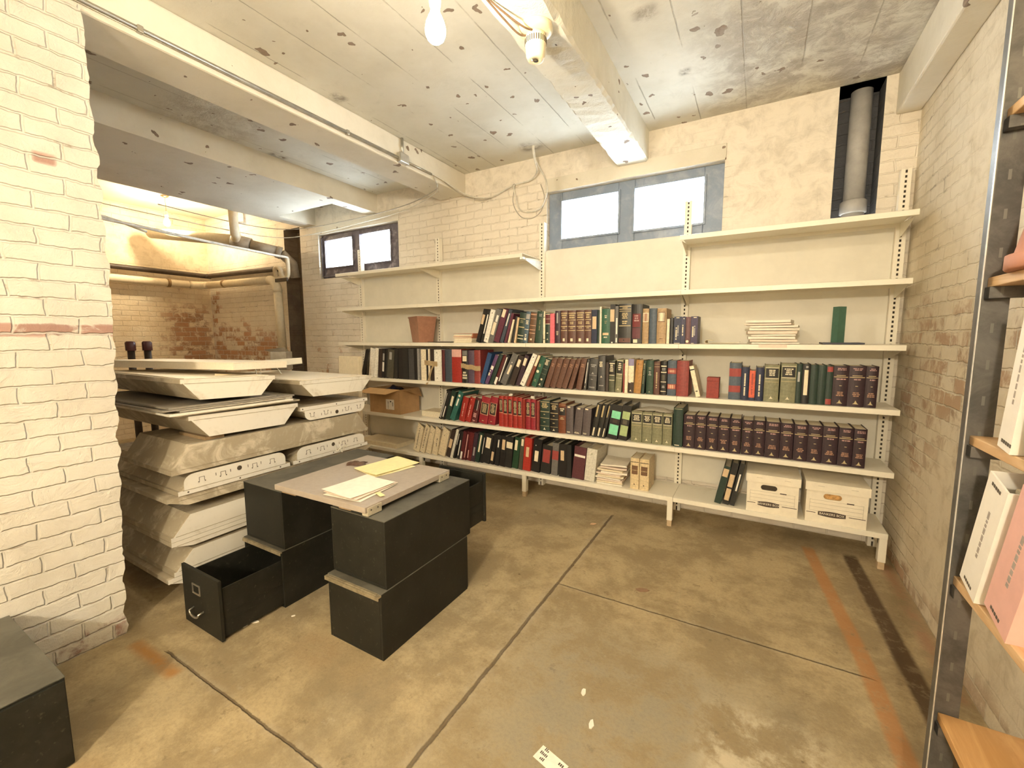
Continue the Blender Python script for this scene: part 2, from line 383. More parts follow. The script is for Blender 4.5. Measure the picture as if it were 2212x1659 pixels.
for i in (1, 2):
    a, b, c, d = WIN[i]; mt = m_frame1 if i == 1 else m_frame2
    y0, y1 = YB+.055, YB+.125
    w = bpy.data.objects.new('window_%d' % i, None); COL.objects.link(w); w.location = ((a+b)/2, y0, c); struct(w)
    ox, oz = (a+b)/2, c
    mb = MB()
    (pa, pb, pc, pd), (qa, qb, qc, qd) = PANES[i]
    B = lambda x0, x1, z0, z1, ya=y0, yb=y1: mb.box(x0-ox, x1-ox, ya-y0, yb-y0, z0-oz, z1-oz)
    lo, hi = min(pc, qc), max(pd, qd)
    B(a, pa, c, d); B(qb, b, c, d); B(pb, qa, c, d); B(pa, pb, c, pc); B(pa, pb, pd, d); B(qa, qb, c, qc); B(qa, qb, qd, d)
    fr = mb.build('window_frame', mt, w, bevel=.006)
    mb = MB()                         # sash rims standing proud around each pane
    for (x0, x1, z0, z1) in PANES[i]:
        t = .018; yo = y0-.014
        B(x0-t, x0, z0-t, z1+t, yo, y0); B(x1, x1+t, z0-t, z1+t, yo, y0); B(x0, x1, z0-t, z0, yo, y0); B(x0, x1, z1, z1+t, yo, y0)
    if i == 1:
        B(a+.012, a+.03, c+.03, d-.03, y0-.03, y0); B(a+.03, b-.02, c+.02, c+.04, y0-.03, y0)
    mb.build('window_sash', mt, w, bevel=.003)
    for (x0, x1, z0, z1) in PANES[i]:
        MB().box(x0-ox-.005, x1-ox+.005, .035, .039, z0-oz-.005, z1-oz+.005).build('window_pane', m_glass, w)

# ================================================================ LIGHT FITTINGS, PIPES, WIRES
def emit(name, col, strength):
    k = NT(name); e = k.n('ShaderNodeEmission', None, Color=(*col, 1), Strength=strength); k.t.links.new(e.outputs[0], k.out.inputs[0]); return k.m
m_socket = M('white_porcelain', (.82,.80,.74), .35); m_brass = M('dull_brass', (.45,.36,.22), .4, .8)
def bulb(label, x, y, z, zc, strength, canopy, r=.036):
    t = thing('hanging_light_bulb', label, 'light bulb', (x, y, zc))
    prof = [(.004,-.052),(.018,-.050),(.029,-.040),(.0355,-.024),(.036,-.008),(.0325,.010),(.025,.028),(.0175,.044),(.0145,.058)]
    k = r/.036; zo = z-zc
    MB().lathe([(a*k, b*k+zo) for a, b in prof], 20).build('glass_globe', emit('bulb_glow_'+name_id(), (1.0,.78,.48) if canopy else (1.0,.88,.66), strength), t)
    MB().lathe([(.0135*k,.058*k+zo),(.0145*k,.064*k+zo),(.0135*k,.07*k+zo),(.0145*k,.076*k+zo),(.012*k,.085*k+zo)], 14).build('screw_base', m_brass, t)
    MB().lathe([(.019,.066*k+zo),(.021,.085*k+zo),(.021,.12*k+zo),(.012,.135*k+zo)], 16).build('lamp_socket', m_socket, t)
    MB().tube([(0,0,.13*k+zo),(0.004,0,zo*.5),(0,0,-.012)], .0035, 8).build('cord', m_brass, t)
    MB().lathe([(.045,0),(.048,-.006),(.03,-.02),(.006,-.03)], 18).build('ceiling_rose', m_brass if canopy else m_socket, t)
    return t
_ids = [0]
def name_id(): _ids[0] += 1; return 'a' if _ids[0] == 1 else 'b' if _ids[0] == 2 else 'c'
BULB1, BULB2 = 260.0, 420.0
bulb('bright bare bulb hanging below the ceiling near the top of the photo', -1.045, 1.295, 2.53, ZC, BULB1, False)
bulb('bare bulb glowing in the alcove on a thin cord', -6.87, 2.84, 2.965, 3.30, BULB2, True)

# siren-shaped sensor under the crumbling beam
t = thing('heat_detector', 'cream cylindrical sensor with slotted collar under the crumbling beam', 'detector', (-.952, 1.90, 2.846))
m_cream = M('aged_cream_plastic', (.80,.70,.48), .4)
MB().lathe([(.075,0),(.078,-.006),(.078,-.02),(.066,-.032),(.05,-.036)], 28).build('base_plate', m_cream, t)
MB().lathe([(.046,-.034),(.046,-.045),(.049,-.05),(.049,-.085),(.046,-.09),(.044,-.125),(.036,-.142),(.014,-.144),(.012,-.132)], 28).build('sensor_body', m_cream, t)
mb = MB()
for i in range(30):
    a = 2*PI*i/30; mt = Matrix.Rotation(a, 4, 'Z')
    mb.box(.0485, .0505, -.0018, .0018, -.080, -.056, mt)
mb.build('vent_slot', M('slot_dark', (.06,.045,.03), .8), t)
mb = MB().lathe([(.011,-.1445),(.011,-.1455)], 14); mb.build('test_port', M('slot_dark', (.06,.045,.03), .8), t)
m_wirebr = M('brown_wire', (.16,.10,.06), .6)
mb = MB()
mb.tube(smooth_path([(-.02,-.01,-.03),(-.05,-.06,-.05),(-.075,-.16,-.035),(-.10,-.30,-.012),(-.12,-.55,-.008)]), .004, 8)
mb.tube(smooth_path([(.01,-.02,-.03),(-.01,-.09,-.05),(-.055,-.17,-.03),(-.095,-.30,-.012),(-.12,-.55,-.016)]), .004, 8)
mb.build('lead_wire', m_wirebr, t)

# conduit on the middle beam
m_steel = M('galvanised_steel', (.50,.48,.43), .38, .85, .15, 12)
t = thing('electrical_conduit', 'thin steel conduit clipped along the side of the middle beam', 'conduit', (-2.64, 3.15, 2.905))
MB().tube([(0,-5.5,0),(0,-.40,0)], .0125, 10).build('pipe', m_steel, t)
MB().tube([(0,-.30,0),(0,.02,0)], .010, 10).build('pipe', m_steel, t)
MB().tube([(0,-.345,.04),(0,-.345,.17)], .0115, 10).build('riser_pipe', m_steel, t)
MB().box(-.014,.028,-.40,-.295,-.03,.045).build('junction_box', m_steel, t, bevel=.004)
MB().box(.0281,.031,-.393,-.302,-.024,.039).build('box_cover', M('galvanised_light', (.62,.61,.57), .35, .7), t, bevel=.001)
for yy in (-.9,-2.1,-3.3):
    MB().box(-.014,.014,yy-.012,yy+.012,-.016,.016).build('clip', m_steel, t, bevel=.003)

# cables
m_cab = M('grey_white_cable', (.62,.59,.52), .5); m_cab2 = M('dark_grey_cable', (.38,.35,.30), .5)
def cable(label, paths, r, mat, cat='cable', group=None):
    mb = MB()
    for p in paths: mb.tube(smooth_path(p, 10), r, 8)
    return tag(mb.build('electric_cable', mat), label, cat, group)
cable('pale cable pair looping down from the ceiling hole by the window', [
    [(-1.775,3.483,3.085),(-1.78,3.52,3.00),(-1.80,3.62,2.92),(-1.90,3.69,2.88),(-2.10,3.70,2.865),(-2.35,3.70,2.80),(-2.58,3.64,2.84),(-2.63,3.30,2.90),(-2.635,3.17,2.905)],
    [(-1.765,3.483,3.085),(-1.775,3.55,2.98),(-1.755,3.69,2.88),(-1.735,3.70,2.76),(-1.79,3.70,2.63),(-1.90,3.70,2.60),(-2.02,3.70,2.64),(-2.07,3.70,2.78),(-2.08,3.69,2.862)]], .0068, m_cab)
cable('dark thin cable looping beside the pale pair above the shelving', [
    [(-2.06,3.69,2.87),(-2.10,3.7145,2.72),(-2.02,3.7145,2.58),(-1.90,3.7145,2.545),(-1.80,3.7145,2.60),(-1.77,3.7145,2.72),(-1.80,3.70,2.83)],
    [(-2.07,3.69,2.875),(-2.20,3.7145,2.84),(-2.42,3.70,2.785),(-2.60,3.62,2.83),(-2.66,3.36,2.905)]], .004, m_cab2)
cable('long slack cable strung from the middle beam towards the alcove', [
    [(-2.642,3.20,2.90),(-2.643,3.225,2.868),(-2.66,3.27,2.856),(-2.78,3.38,2.846),(-3.3,3.55,2.835),(-4.0,3.60,2.82),(-4.9,3.55,2.80),(-5.30,3.35,2.79),(-5.47,2.9,2.80),(-5.48,2.2,2.82)]], .005, m_cab2)
cable('pale cable strung lower from the middle beam to the alcove', [
    [(-2.642,3.21,2.895),(-2.643,3.24,2.862),(-2.67,3.29,2.848),(-2.82,3.42,2.83),(-3.4,3.60,2.80),(-4.1,3.64,2.775),(-4.95,3.60,2.735),(-5.35,3.40,2.70),(-5.485,2.8,2.70),(-5.49,1.6,2.72)]], .005, m_cab)

# pipes in the alcove
m_pvc = M('cream_plastic_pipe', (.78,.70,.54), .4, 0, .06); m_ci = M('grey_cast_pipe', (.40,.36,.30), .6, 0, .2, 10)
m_dkpipe = M('black_iron_pipe', (.05,.035,.025), .5, 0, .3, 12)
t = thing('drain_pipe', 'cream plastic drain pipe running round the alcove corner and down', 'pipe', (-5.68, 3.58, 0))
def rel(pts): return [(a+5.68, b-3.58, c) for a, b, c in pts]
zz = 2.25
MB().tube(rel([(-7.62,.9,zz),(-7.62,3.36,zz)]), .055, 16).build('pipe_run', m_pvc, t)
MB().tube(rel(arc((-7.45,3.38,zz), .17, PI, PI/2, 8, 'xy')), .058, 16).build('elbow', m_pvc, t)
MB().tube(rel([(-7.42,3.56,zz),(-5.85,3.56,zz-.03)]), .055, 16).build('pipe_run', m_pvc, t)
MB().tube(rel(arc((-5.85,3.56,zz-.20), .17, PI/2, 0, 8, 'xz')), .060, 16).build('elbow', m_pvc, t)
MB().tube(rel([(-5.68,3.56,zz-.16),(-5.68,3.58,1.28)]), .055, 16).build('pipe_run', m_pvc, t)
MB().tube(rel([(-5.68,3.58,1.28),(-5.68,3.58,1.27),(-5.68,3.58,1.12),(-5.68,3.58,1.05)]), [.055,.066,.066,.05], 16).build('coupling', m_pvc, t)
MB().tube(rel([(-5.68,3.58,1.10),(-5.68,3.58,.02)]), .052, 16).build('pipe_run', M('purple_primer_pipe', (.30,.10,.12), .5), t)
for p in ((-7.62,1.9,zz),(-7.62,3.1,zz)):
    MB().tube(rel([(p[0],p[1]-.02,zz),(p[0],p[1]+.02,zz)]), .061, 16).build('pipe_clamp', M('brown_clamp', (.3,.2,.1), .6), t)
MB().tube(rel([(-7.0,3.56,zz-.003),(-6.96,3.56,zz-.004)]), .061, 16).build('pipe_clamp', M('brown_clamp', (.3,.2,.1), .6), t)
t = thing('trap_pipe', 'cream trap with S-bend joining the alcove drain elbow', 'pipe', (-5.45, 3.55, 2.2))
MB().tube(smooth_path([(-.22,.0,.06),(-.20,-.03,.14),(-.14,-.03,.165),(-.08,-.03,.13),(-.05,-.03,.05),(.0,-.03,.01),(.06,-.03,.03),(.085,-.03,.10),(.085,-.03,.26)], 8), .028, 12).build('bend', m_pvc, t)
MB().box(-.16,.10,-.065,-.045,-.03,.015).build('strap', m_dkpipe, t, bevel=.004)
t = tag(MB().tube(smooth_path([(-5.365,3.52,2.46),(-5.37,3.50,2.475),(-5.40,3.3,2.485),(-5.40,2.6,2.51),(-5.36,1.9,2.54),(-5.36,.6,2.60)],8), .016, 10).build('thin_white_pipe', M('white_pipe', (.86,.85,.80), .35)), 'thin white pipe crossing the alcove just under the bulb', 'pipe')
tag(MB().tube(smooth_path([(-7.66,1.0,2.42),(-7.66,3.45,2.41),(-7.63,3.63,2.41),(-7.45,3.66,2.41),(-5.78,3.66,2.385)],8), .036, 12).build('iron_pipe', m_dkpipe), 'dark iron pipe running above the cream drain pipe', 'pipe')
tag(MB().tube(smooth_path([(-5.6,3.14,3.29),(-5.6,3.14,2.88),(-5.6,3.12,2.85),(-5.6,3.06,2.842)],6), .014, 10).build('elbow_pipe', M('white_pipe', (.86,.85,.80), .35)), 'small white elbow pipe hanging beside the short cream pipe', 'pipe')
tag(MB().tube(smooth_path([(-5.4,1.1,2.64),(-5.4,1.72,2.578),(-5.4,2.05,2.503)],6), .013, 10).build('thin_white_pipe', M('white_pipe', (.86,.85,.80), .35)), 'short white pipe at the left side of the alcove below the bulb', 'pipe')
t = thing('soil_pipe', 'grey jointed soil pipe sloping into the alcove chase', 'pipe', (-5.6, 3.3, 2.55))
MB().tube([(-1.75,-.46,.33),(-.30,-.16,.13)], .07, 16).build('pipe_run', m_pvc, t)
MB().tube([(-.31,-.16,.13),(-.15,-.02,.08)], .085, 16).build('hub', m_ci, t)
MB().tube([(-.15,-.02,.08),(.03,.22,.02)], .066, 16).build('pipe_run', m_ci, t)
MB().tube([(.02,.21,.02),(.05,.26,.0)], .08, 16).build('hub', m_ci, t)
MB().tube([(.05,.26,.0),(.07,.40,-.12),(.07,.43,-.30)], .062, 16).build('pipe_run', m_ci, t)
tag(MB().tube(smooth_path([(-5.44,2.92,3.29),(-5.44,2.92,2.72),(-5.46,2.95,2.66),(-5.58,3.0,2.64)],8), .05, 14).build('vertical_pipe', m_pvc), 'short cream pipe dropping from the alcove ceiling', 'pipe')
t = thing('vent_stack', 'grey vertical pipe in the dark wall recess beside the window', 'pipe', (.525, 3.82, 0))
MB().lathe([(.064,2.06),(.064,2.27)], 22).build('pipe_run', M('grey_painted_pipe', (.36,.35,.34), .55, 0, .15, 8), t)
MB().lathe([(.064,2.27),(.076,2.275),(.076,2.35),(.064,2.36)], 22).build('hub', M('grey_painted_pipe', (.36,.35,.34), .55), t)
MB().lathe([(.060,2.36),(.060,3.06)], 22).build('pipe_run', M('grey_painted_pipe', (.36,.35,.34), .55), t)

# ================================================================ STEEL SHELVING ALONG THE BACK WALL
m_shelf = dirty('cream_shelf_enamel', (.80,.76,.66), (.70,.64,.52), .38, (.55,.8))
m_panel = M('beige_back_panel', (.70,.67,.59), .55, 0, .04, 6)
m_slot = M('slot_dark', (.06,.045,.03), .8)
UPX = [-4.178, -2.985, -1.765, -.512, .757]
YU = 3.655                     # face of the uprights
SF = 3.30                      # front edge of the shelves
ZSH = [.232, .617, 1.0, 1.384, 1.768, 2.148]
shel = thing('shelving_unit', 'long cream steel wall shelving of four bays filled with books', 'shelving', (-1.7, YU, 0))
def S(x): return x+1.7
def upright(x, ztop):
    mb = MB(); w = .026
    mb.box(S(x)-w, S(x)-.0055, 0, .003, 0, ztop); mb.box(S(x)+.0055, S(x)+w, 0, .003, 0, ztop)
    z = .02
    while z < ztop-.03:
        mb.box(S(x)-.0055, S(x)+.0055, 0, .003, z+.016, min(z+.030, ztop)); z += .030
    mb.box(S(x)-w, S(x)-w+.003, .003, .05, 0, ztop); mb.box(S(x)+w-.003, S(x)+w, .003, .05, 0, ztop)
    o = mb.build('upright', m_shelf, shel)
    MB().box(S(x)-.018, S(x)+.018, .012, .016, 0, ztop-.005).build('slot_backing', m_slot, o)
for x in UPX: upright(x, 2.475)
PT = [2.14, 2.14, 2.222, 2.14]
for i in range(4):
    mb = MB().box(S(UPX[i])+.027, S(UPX[i+1])-.027, .035, .045, .26, PT[i])
    mb.build('back_panel', m_panel, shel)
def shelf(x0, x1, z):
    a, b = S(x0)+.001, S(x1)-.001; f = SF-YU
    pr = [(f,z-.002),(f+.004,z),(-.004,z),(-.004,z-.026),(-.006,z-.026),(-.006,z-.003),(f+.004,z-.003),(f+.003,z-.031),(f+.016,z-.031),(f+.016,z-.033),(f,z-.033)]
    mb = MB(); mb.prism([(p[0], p[1]) for p in pr], a, b, 'x')
    o = mb.build('shelf', m_shelf, shel)
    for xx in (a+.006, b-.006):
        MB().prism([(f+.05, z-.031), (-.004, z-.003), (-.004, z-.09), (-.05, z-.09)], xx-.0015, xx+.0015, 'x').build('bracket', m_shelf, o)
ends = [-4.172, -2.972, -1.744, -.492, .757]
for z in ZSH[:5]:
    for i in range(4): shelf(ends[i], ends[i+1], z)
shelf(-4.172, -2.972, 2.150); shelf(-2.972, -1.78, 2.150); shelf(-.512, .757, 2.148)
br = MB().prism([(SF-YU+.03, 2.10), (-.0, 2.13), (-.0, 2.05), (-.05, 2.05)], S(-1.772), S(-1.769), 'x')
br.box(S(-1.80), S(-1.7695), SF-YU+.0, SF-YU+.034, 2.10, 2.118)
br.build('loose_bracket', M('bare_bracket', (.74,.80,.84), .3), shel)
for x in UPX:
    mb = MB(); xx = S(min(max(x, ends[0]+.03), ends[-1]-.02))
    mb.box(xx-.02, xx+.02, -.33, -.002, .15, .198)
    mb.box(xx-.02, xx+.02, -.35, -.30, .045, .198)
    o = mb.build('base_leg', m_shelf, shel, bevel=.003)
    MB().box(xx-.016, xx+.016, -.347, -.305, 0, .046).build('foot', M('worn_foot', (.55,.42,.27), .6), o)

# ================================================================ BOOKS
PAL = dict(black=(.020,.018,.018), black2=(.028,.027,.026), white=(.80,.77,.70), white2=(.62,.60,.53), grey=(.17,.165,.16), grey2=(.36,.35,.34), char=(.075,.073,.075),
 plum=(.14,.035,.065), plum2=(.055,.028,.045), plum3=(.11,.075,.12), plumdk=(.036,.015,.024), slate=(.07,.085,.115), slate2=(.085,.115,.16), blue=(.03,.085,.22), blue2=(.085,.14,.19),
 cream=(.78,.69,.52), tan=(.62,.46,.29), tan2=(.47,.32,.175), tan3=(.66,.53,.33), tanlt=(.36,.20,.13), brown=(.16,.085,.045), brown2=(.13,.058,.045), brown3=(.052,.034,.028), brown4=(.155,.075,.052),
 dkgreen=(.022,.048,.036), green=(.035,.075,.05), green2=(.03,.12,.075), green3=(.018,.06,.028), pink=(.72,.15,.19), navy=(.022,.030,.075), navy2=(.03,.03,.085), navy3=(.045,.03,.09),
 maroon=(.115,.018,.022), maroon2=(.15,.02,.022), maroon3=(.12,.035,.045), red=(.39,.028,.020), red2=(.31,.032,.02), red3=(.34,.022,.036), red4=(.47,.038,.025), brick=(.30,.05,.045), brick2=(.25,.075,.045),
 teal=(.035,.15,.125), olive=(.09,.082,.06), sage=(.25,.245,.15), sage2=(.10,.105,.065), sagelt=(.36,.46,.22), mint=(.22,.66,.42), mauve=(.125,.10,.105), rust=(.20,.06,.025), violet=(.13,.06,.16),
 ochre=(.50,.26,.08), lilac=(.26,.24,.40), salmon=(.62,.12,.07), manila=(.66,.56,.39), gold=(.50,.40,.22), goldlt=(.68,.62,.46), peach=(.62,.36,.24), rose=(.42,.25,.24), rosept=(.68,.40,.36), rosegr=(.4,.3,.3))
def bm_(c): return M('cloth_'+c, PAL[c] if max(PAL[c]) > .6 else tuple(v*.8 for v in PAL[c]), .5 if c not in ('black','black2','char') else .42, 0, .18, 60, .0004)
def lm_(c): return M('label_'+c, PAL[c], .6, 0, .10, 40)
m_paper = M('page_edges', (.72,.65,.50), .8, 0, .12, 140)

def decor(root, w, h, bulge, spec, rnd):
    by = {}; nl_ = 0
    def patch(a0, a1, b0, b1, col, kind, up=.0007, key=0):
        mb = by.setdefault((kind, col, key), MB()); n = 4 if bulge and a1-a0 > .3 else 1
        for i in range(n):
            t0, t1 = a0+(a1-a0)*i/n, a0+(a1-a0)*(i+1)/n
            ya, yb = (bulge*(2*t-1)**2 - up for t in (t0, t1))
            mb.quad((t0*w,ya,b0*h),(t1*w,yb,b0*h),(t1*w,yb,b1*h),(t0*w,ya,b1*h))
    for tok in spec.split():
        k, a = tok.split(':'); a = a.split(',')
        if k == 'B': patch(.04, .96, float(a[0]), float(a[1]), a[2], 'spine_lettering', .0012)
        elif k == 'L':
            nl_ += 1; patch(float(a[0]), float(a[1]), float(a[2]), float(a[3]), a[4], 'spine_label', key=nl_)
        elif k == 'W':
            a0, a1, b0, b1 = map(float, a[:4]); nl = int(a[5]); lh = (b1-b0)/nl
            for i in range(nl):
                f = rnd.uniform(.55, 1.0); m = (a0+a1)/2; hw = (a1-a0)/2*f
                x = m-hw; zt = b1-lh*i
                while x < m+hw-.02:
                    x2 = min(x+rnd.uniform(.10, .26), m+hw)
                    patch(x, x2, zt-lh*.72, zt-lh*.08, a[4], 'spine_lettering', .0014); x = x2+.035
        elif k == 'V':
            ac, b0, b1 = map(float, a[:3]); z = b0; hw = min(.13, .0045/w)
            while z < b1-.02:
                z2 = min(z+rnd.uniform(.018, .05), b1); patch(ac-hw, ac+hw, z, z2, a[3], 'spine_lettering', .0014); z = z2+(.008 if rnd.random() < .8 else .035)
        elif k == 'T':
            b, s = float(a[0]), float(a[1]); mb = by.setdefault(('spine_emblem', a[2], 0), MB()); sw = min(.22*w, s*h*.7)
            y = -.0013; mb.add([(w/2-sw,y,b*h-s*h/2),(w/2+sw,y,b*h-s*h/2),(w/2+sw*.45,y,b*h-s*h*.2),(w/2,y,b*h+s*h*.55),(w/2-sw*.45,y,b*h-s*h*.2)], [(0,1,2,3,4)])
        elif k == 'D':
            ac, b = float(a[0]), float(a[1]); r = min(.005, w*.12); mb = by.setdefault(('spine_eyelet', a[2], float(a[1])), MB())
            if a[2] in ('cream',): r = min(.013, w*.3)
            c = [(ac*w+r*math.cos(t*PI/6), -.0013, b*h+r*math.sin(t*PI/6)) for t in range(12)]; mb.add(c, [tuple(range(12))])
    for (nm, col, _), mb in by.items(): mb.build(nm, lm_(col), root, fix=False)

def book(kind, x, y, z, w, h, ang, color, label, spec, group, seed):
    rnd = random.Random(seed); th = R(ang)
    cat, nm = {'bk': ('book','book'), 'bi': ('binder','ring_binder'), 'pb': ('book','paperback'), 'sp': ('booklet','comb_bound_booklet'), 'mg': ('file','magazine_file'), 'bx': ('box','small_box')}[kind]
    root = thing(nm, label, cat, (x, y, z + (w*math.sin(th) if th > 0 else 0)+.0006), (0, th, 0), group)
    d = {'bk': .205, 'bi': .265, 'pb': .17, 'sp': .2, 'mg': .25, 'bx': .10}[kind] + rnd.uniform(-.012, .012)
    if h > .27 and kind == 'bk': d = .24
    mat = bm_(color)
    if kind == 'bk':
        bl = min(.007, w*.12); mb = MB(); t = min(.0032, w*.12); n = 6
        sp = [(w*i/n, bl*(2*i/n-1)**2) for i in range(n+1)]
        pr = sp + [(w, d), (w-t, d), (w-t, bl+.006)] + [(w*(1-i/n)*.999, bl*(2*(1-i/n)-1)**2+.003) for i in range(1, n)] + [(t, bl+.006), (t, d), (0, d)]
        mb.prism(pr, 0, h, 'z'); mb.build('cover', mat, root)
        MB().box(t+.0002, w-t-.0002, bl+.007, d-.005, .004, h-.0045).build('page_block', m_paper, root)
        decor(root, w, h, bl, spec, rnd)
    elif kind in ('bi',):
        t = min(.003, w*.1); mb = MB()
        mb.prism([(0,.0),(w,0),(w,d),(w-t,d),(w-t,t),(t,t),(t,d),(0,d)], 0, h, 'z')
        mb.build('cover', mat, root)
        MB().box(t+.001, w-t-.001, .022, d-.02, .006, h-.018-rnd.uniform(0,.012)).build('page_block', m_paper, root)
        MB().box(w*.3, w*.7, t, .012, .02, h-.02).build('ring_spine', m_steel, root)
        decor(root, w, h, 0, spec, rnd)
    elif kind in ('pb', 'sp'):
        t = min(.0012, w*.08)
        MB().prism([(0,0),(w,0),(w,d),(w-t,d),(w-t,t),(t,t),(t,d),(0,d)], 0, h, 'z').build('cover', mat, root)
        MB().box(t, w-t, t+.0003, d-.001, .0008, h-.0008).build('page_block', m_paper, root)
        if kind == 'sp':
            mb = MB()
            z0 = .006
            while z0 < h-.008:
                mb.box(w*.1, w*.9, -.005, .0, z0, z0+.006); z0 += .0095
            mb.build('plastic_comb', lm_('white'), root)
        decor(root, w, h, 0, spec, rnd)
    elif kind == 'mg':
        # flat front edge with the top cut slanting, open at the back
        t = .002; mb = MB()
        mb.prism([(0,0),(w,0),(w,h-.028),(0,h)], 0, t, 'y')
        mb.prism([(0,0),(w,0),(w,t),(0,t)], t, d, 'y')
        for xa in (0, w-t):
            hh = h if xa == 0 else h-.028
            mb.prism([(t,0),(d,0),(d,hh*.6),(t,hh)], xa, xa+t, 'x')
        mb.build('file_case', mat, root)
        MB().box(.006, w-.008, .006, d-.01, .003, h*.56).build('paper_bundle', m_paper, root)
        decor(root, w, h, 0, spec, rnd)
    elif kind == 'bx':
        MB().box(0, w, 0, d, 0, h*.82).build('box_body', mat, root, bevel=.002)
        MB().box(-.001, w+.001, -.001, d+.001, h*.82+.0003, h).build('box_lid', mat, root, bevel=.002)
    return root

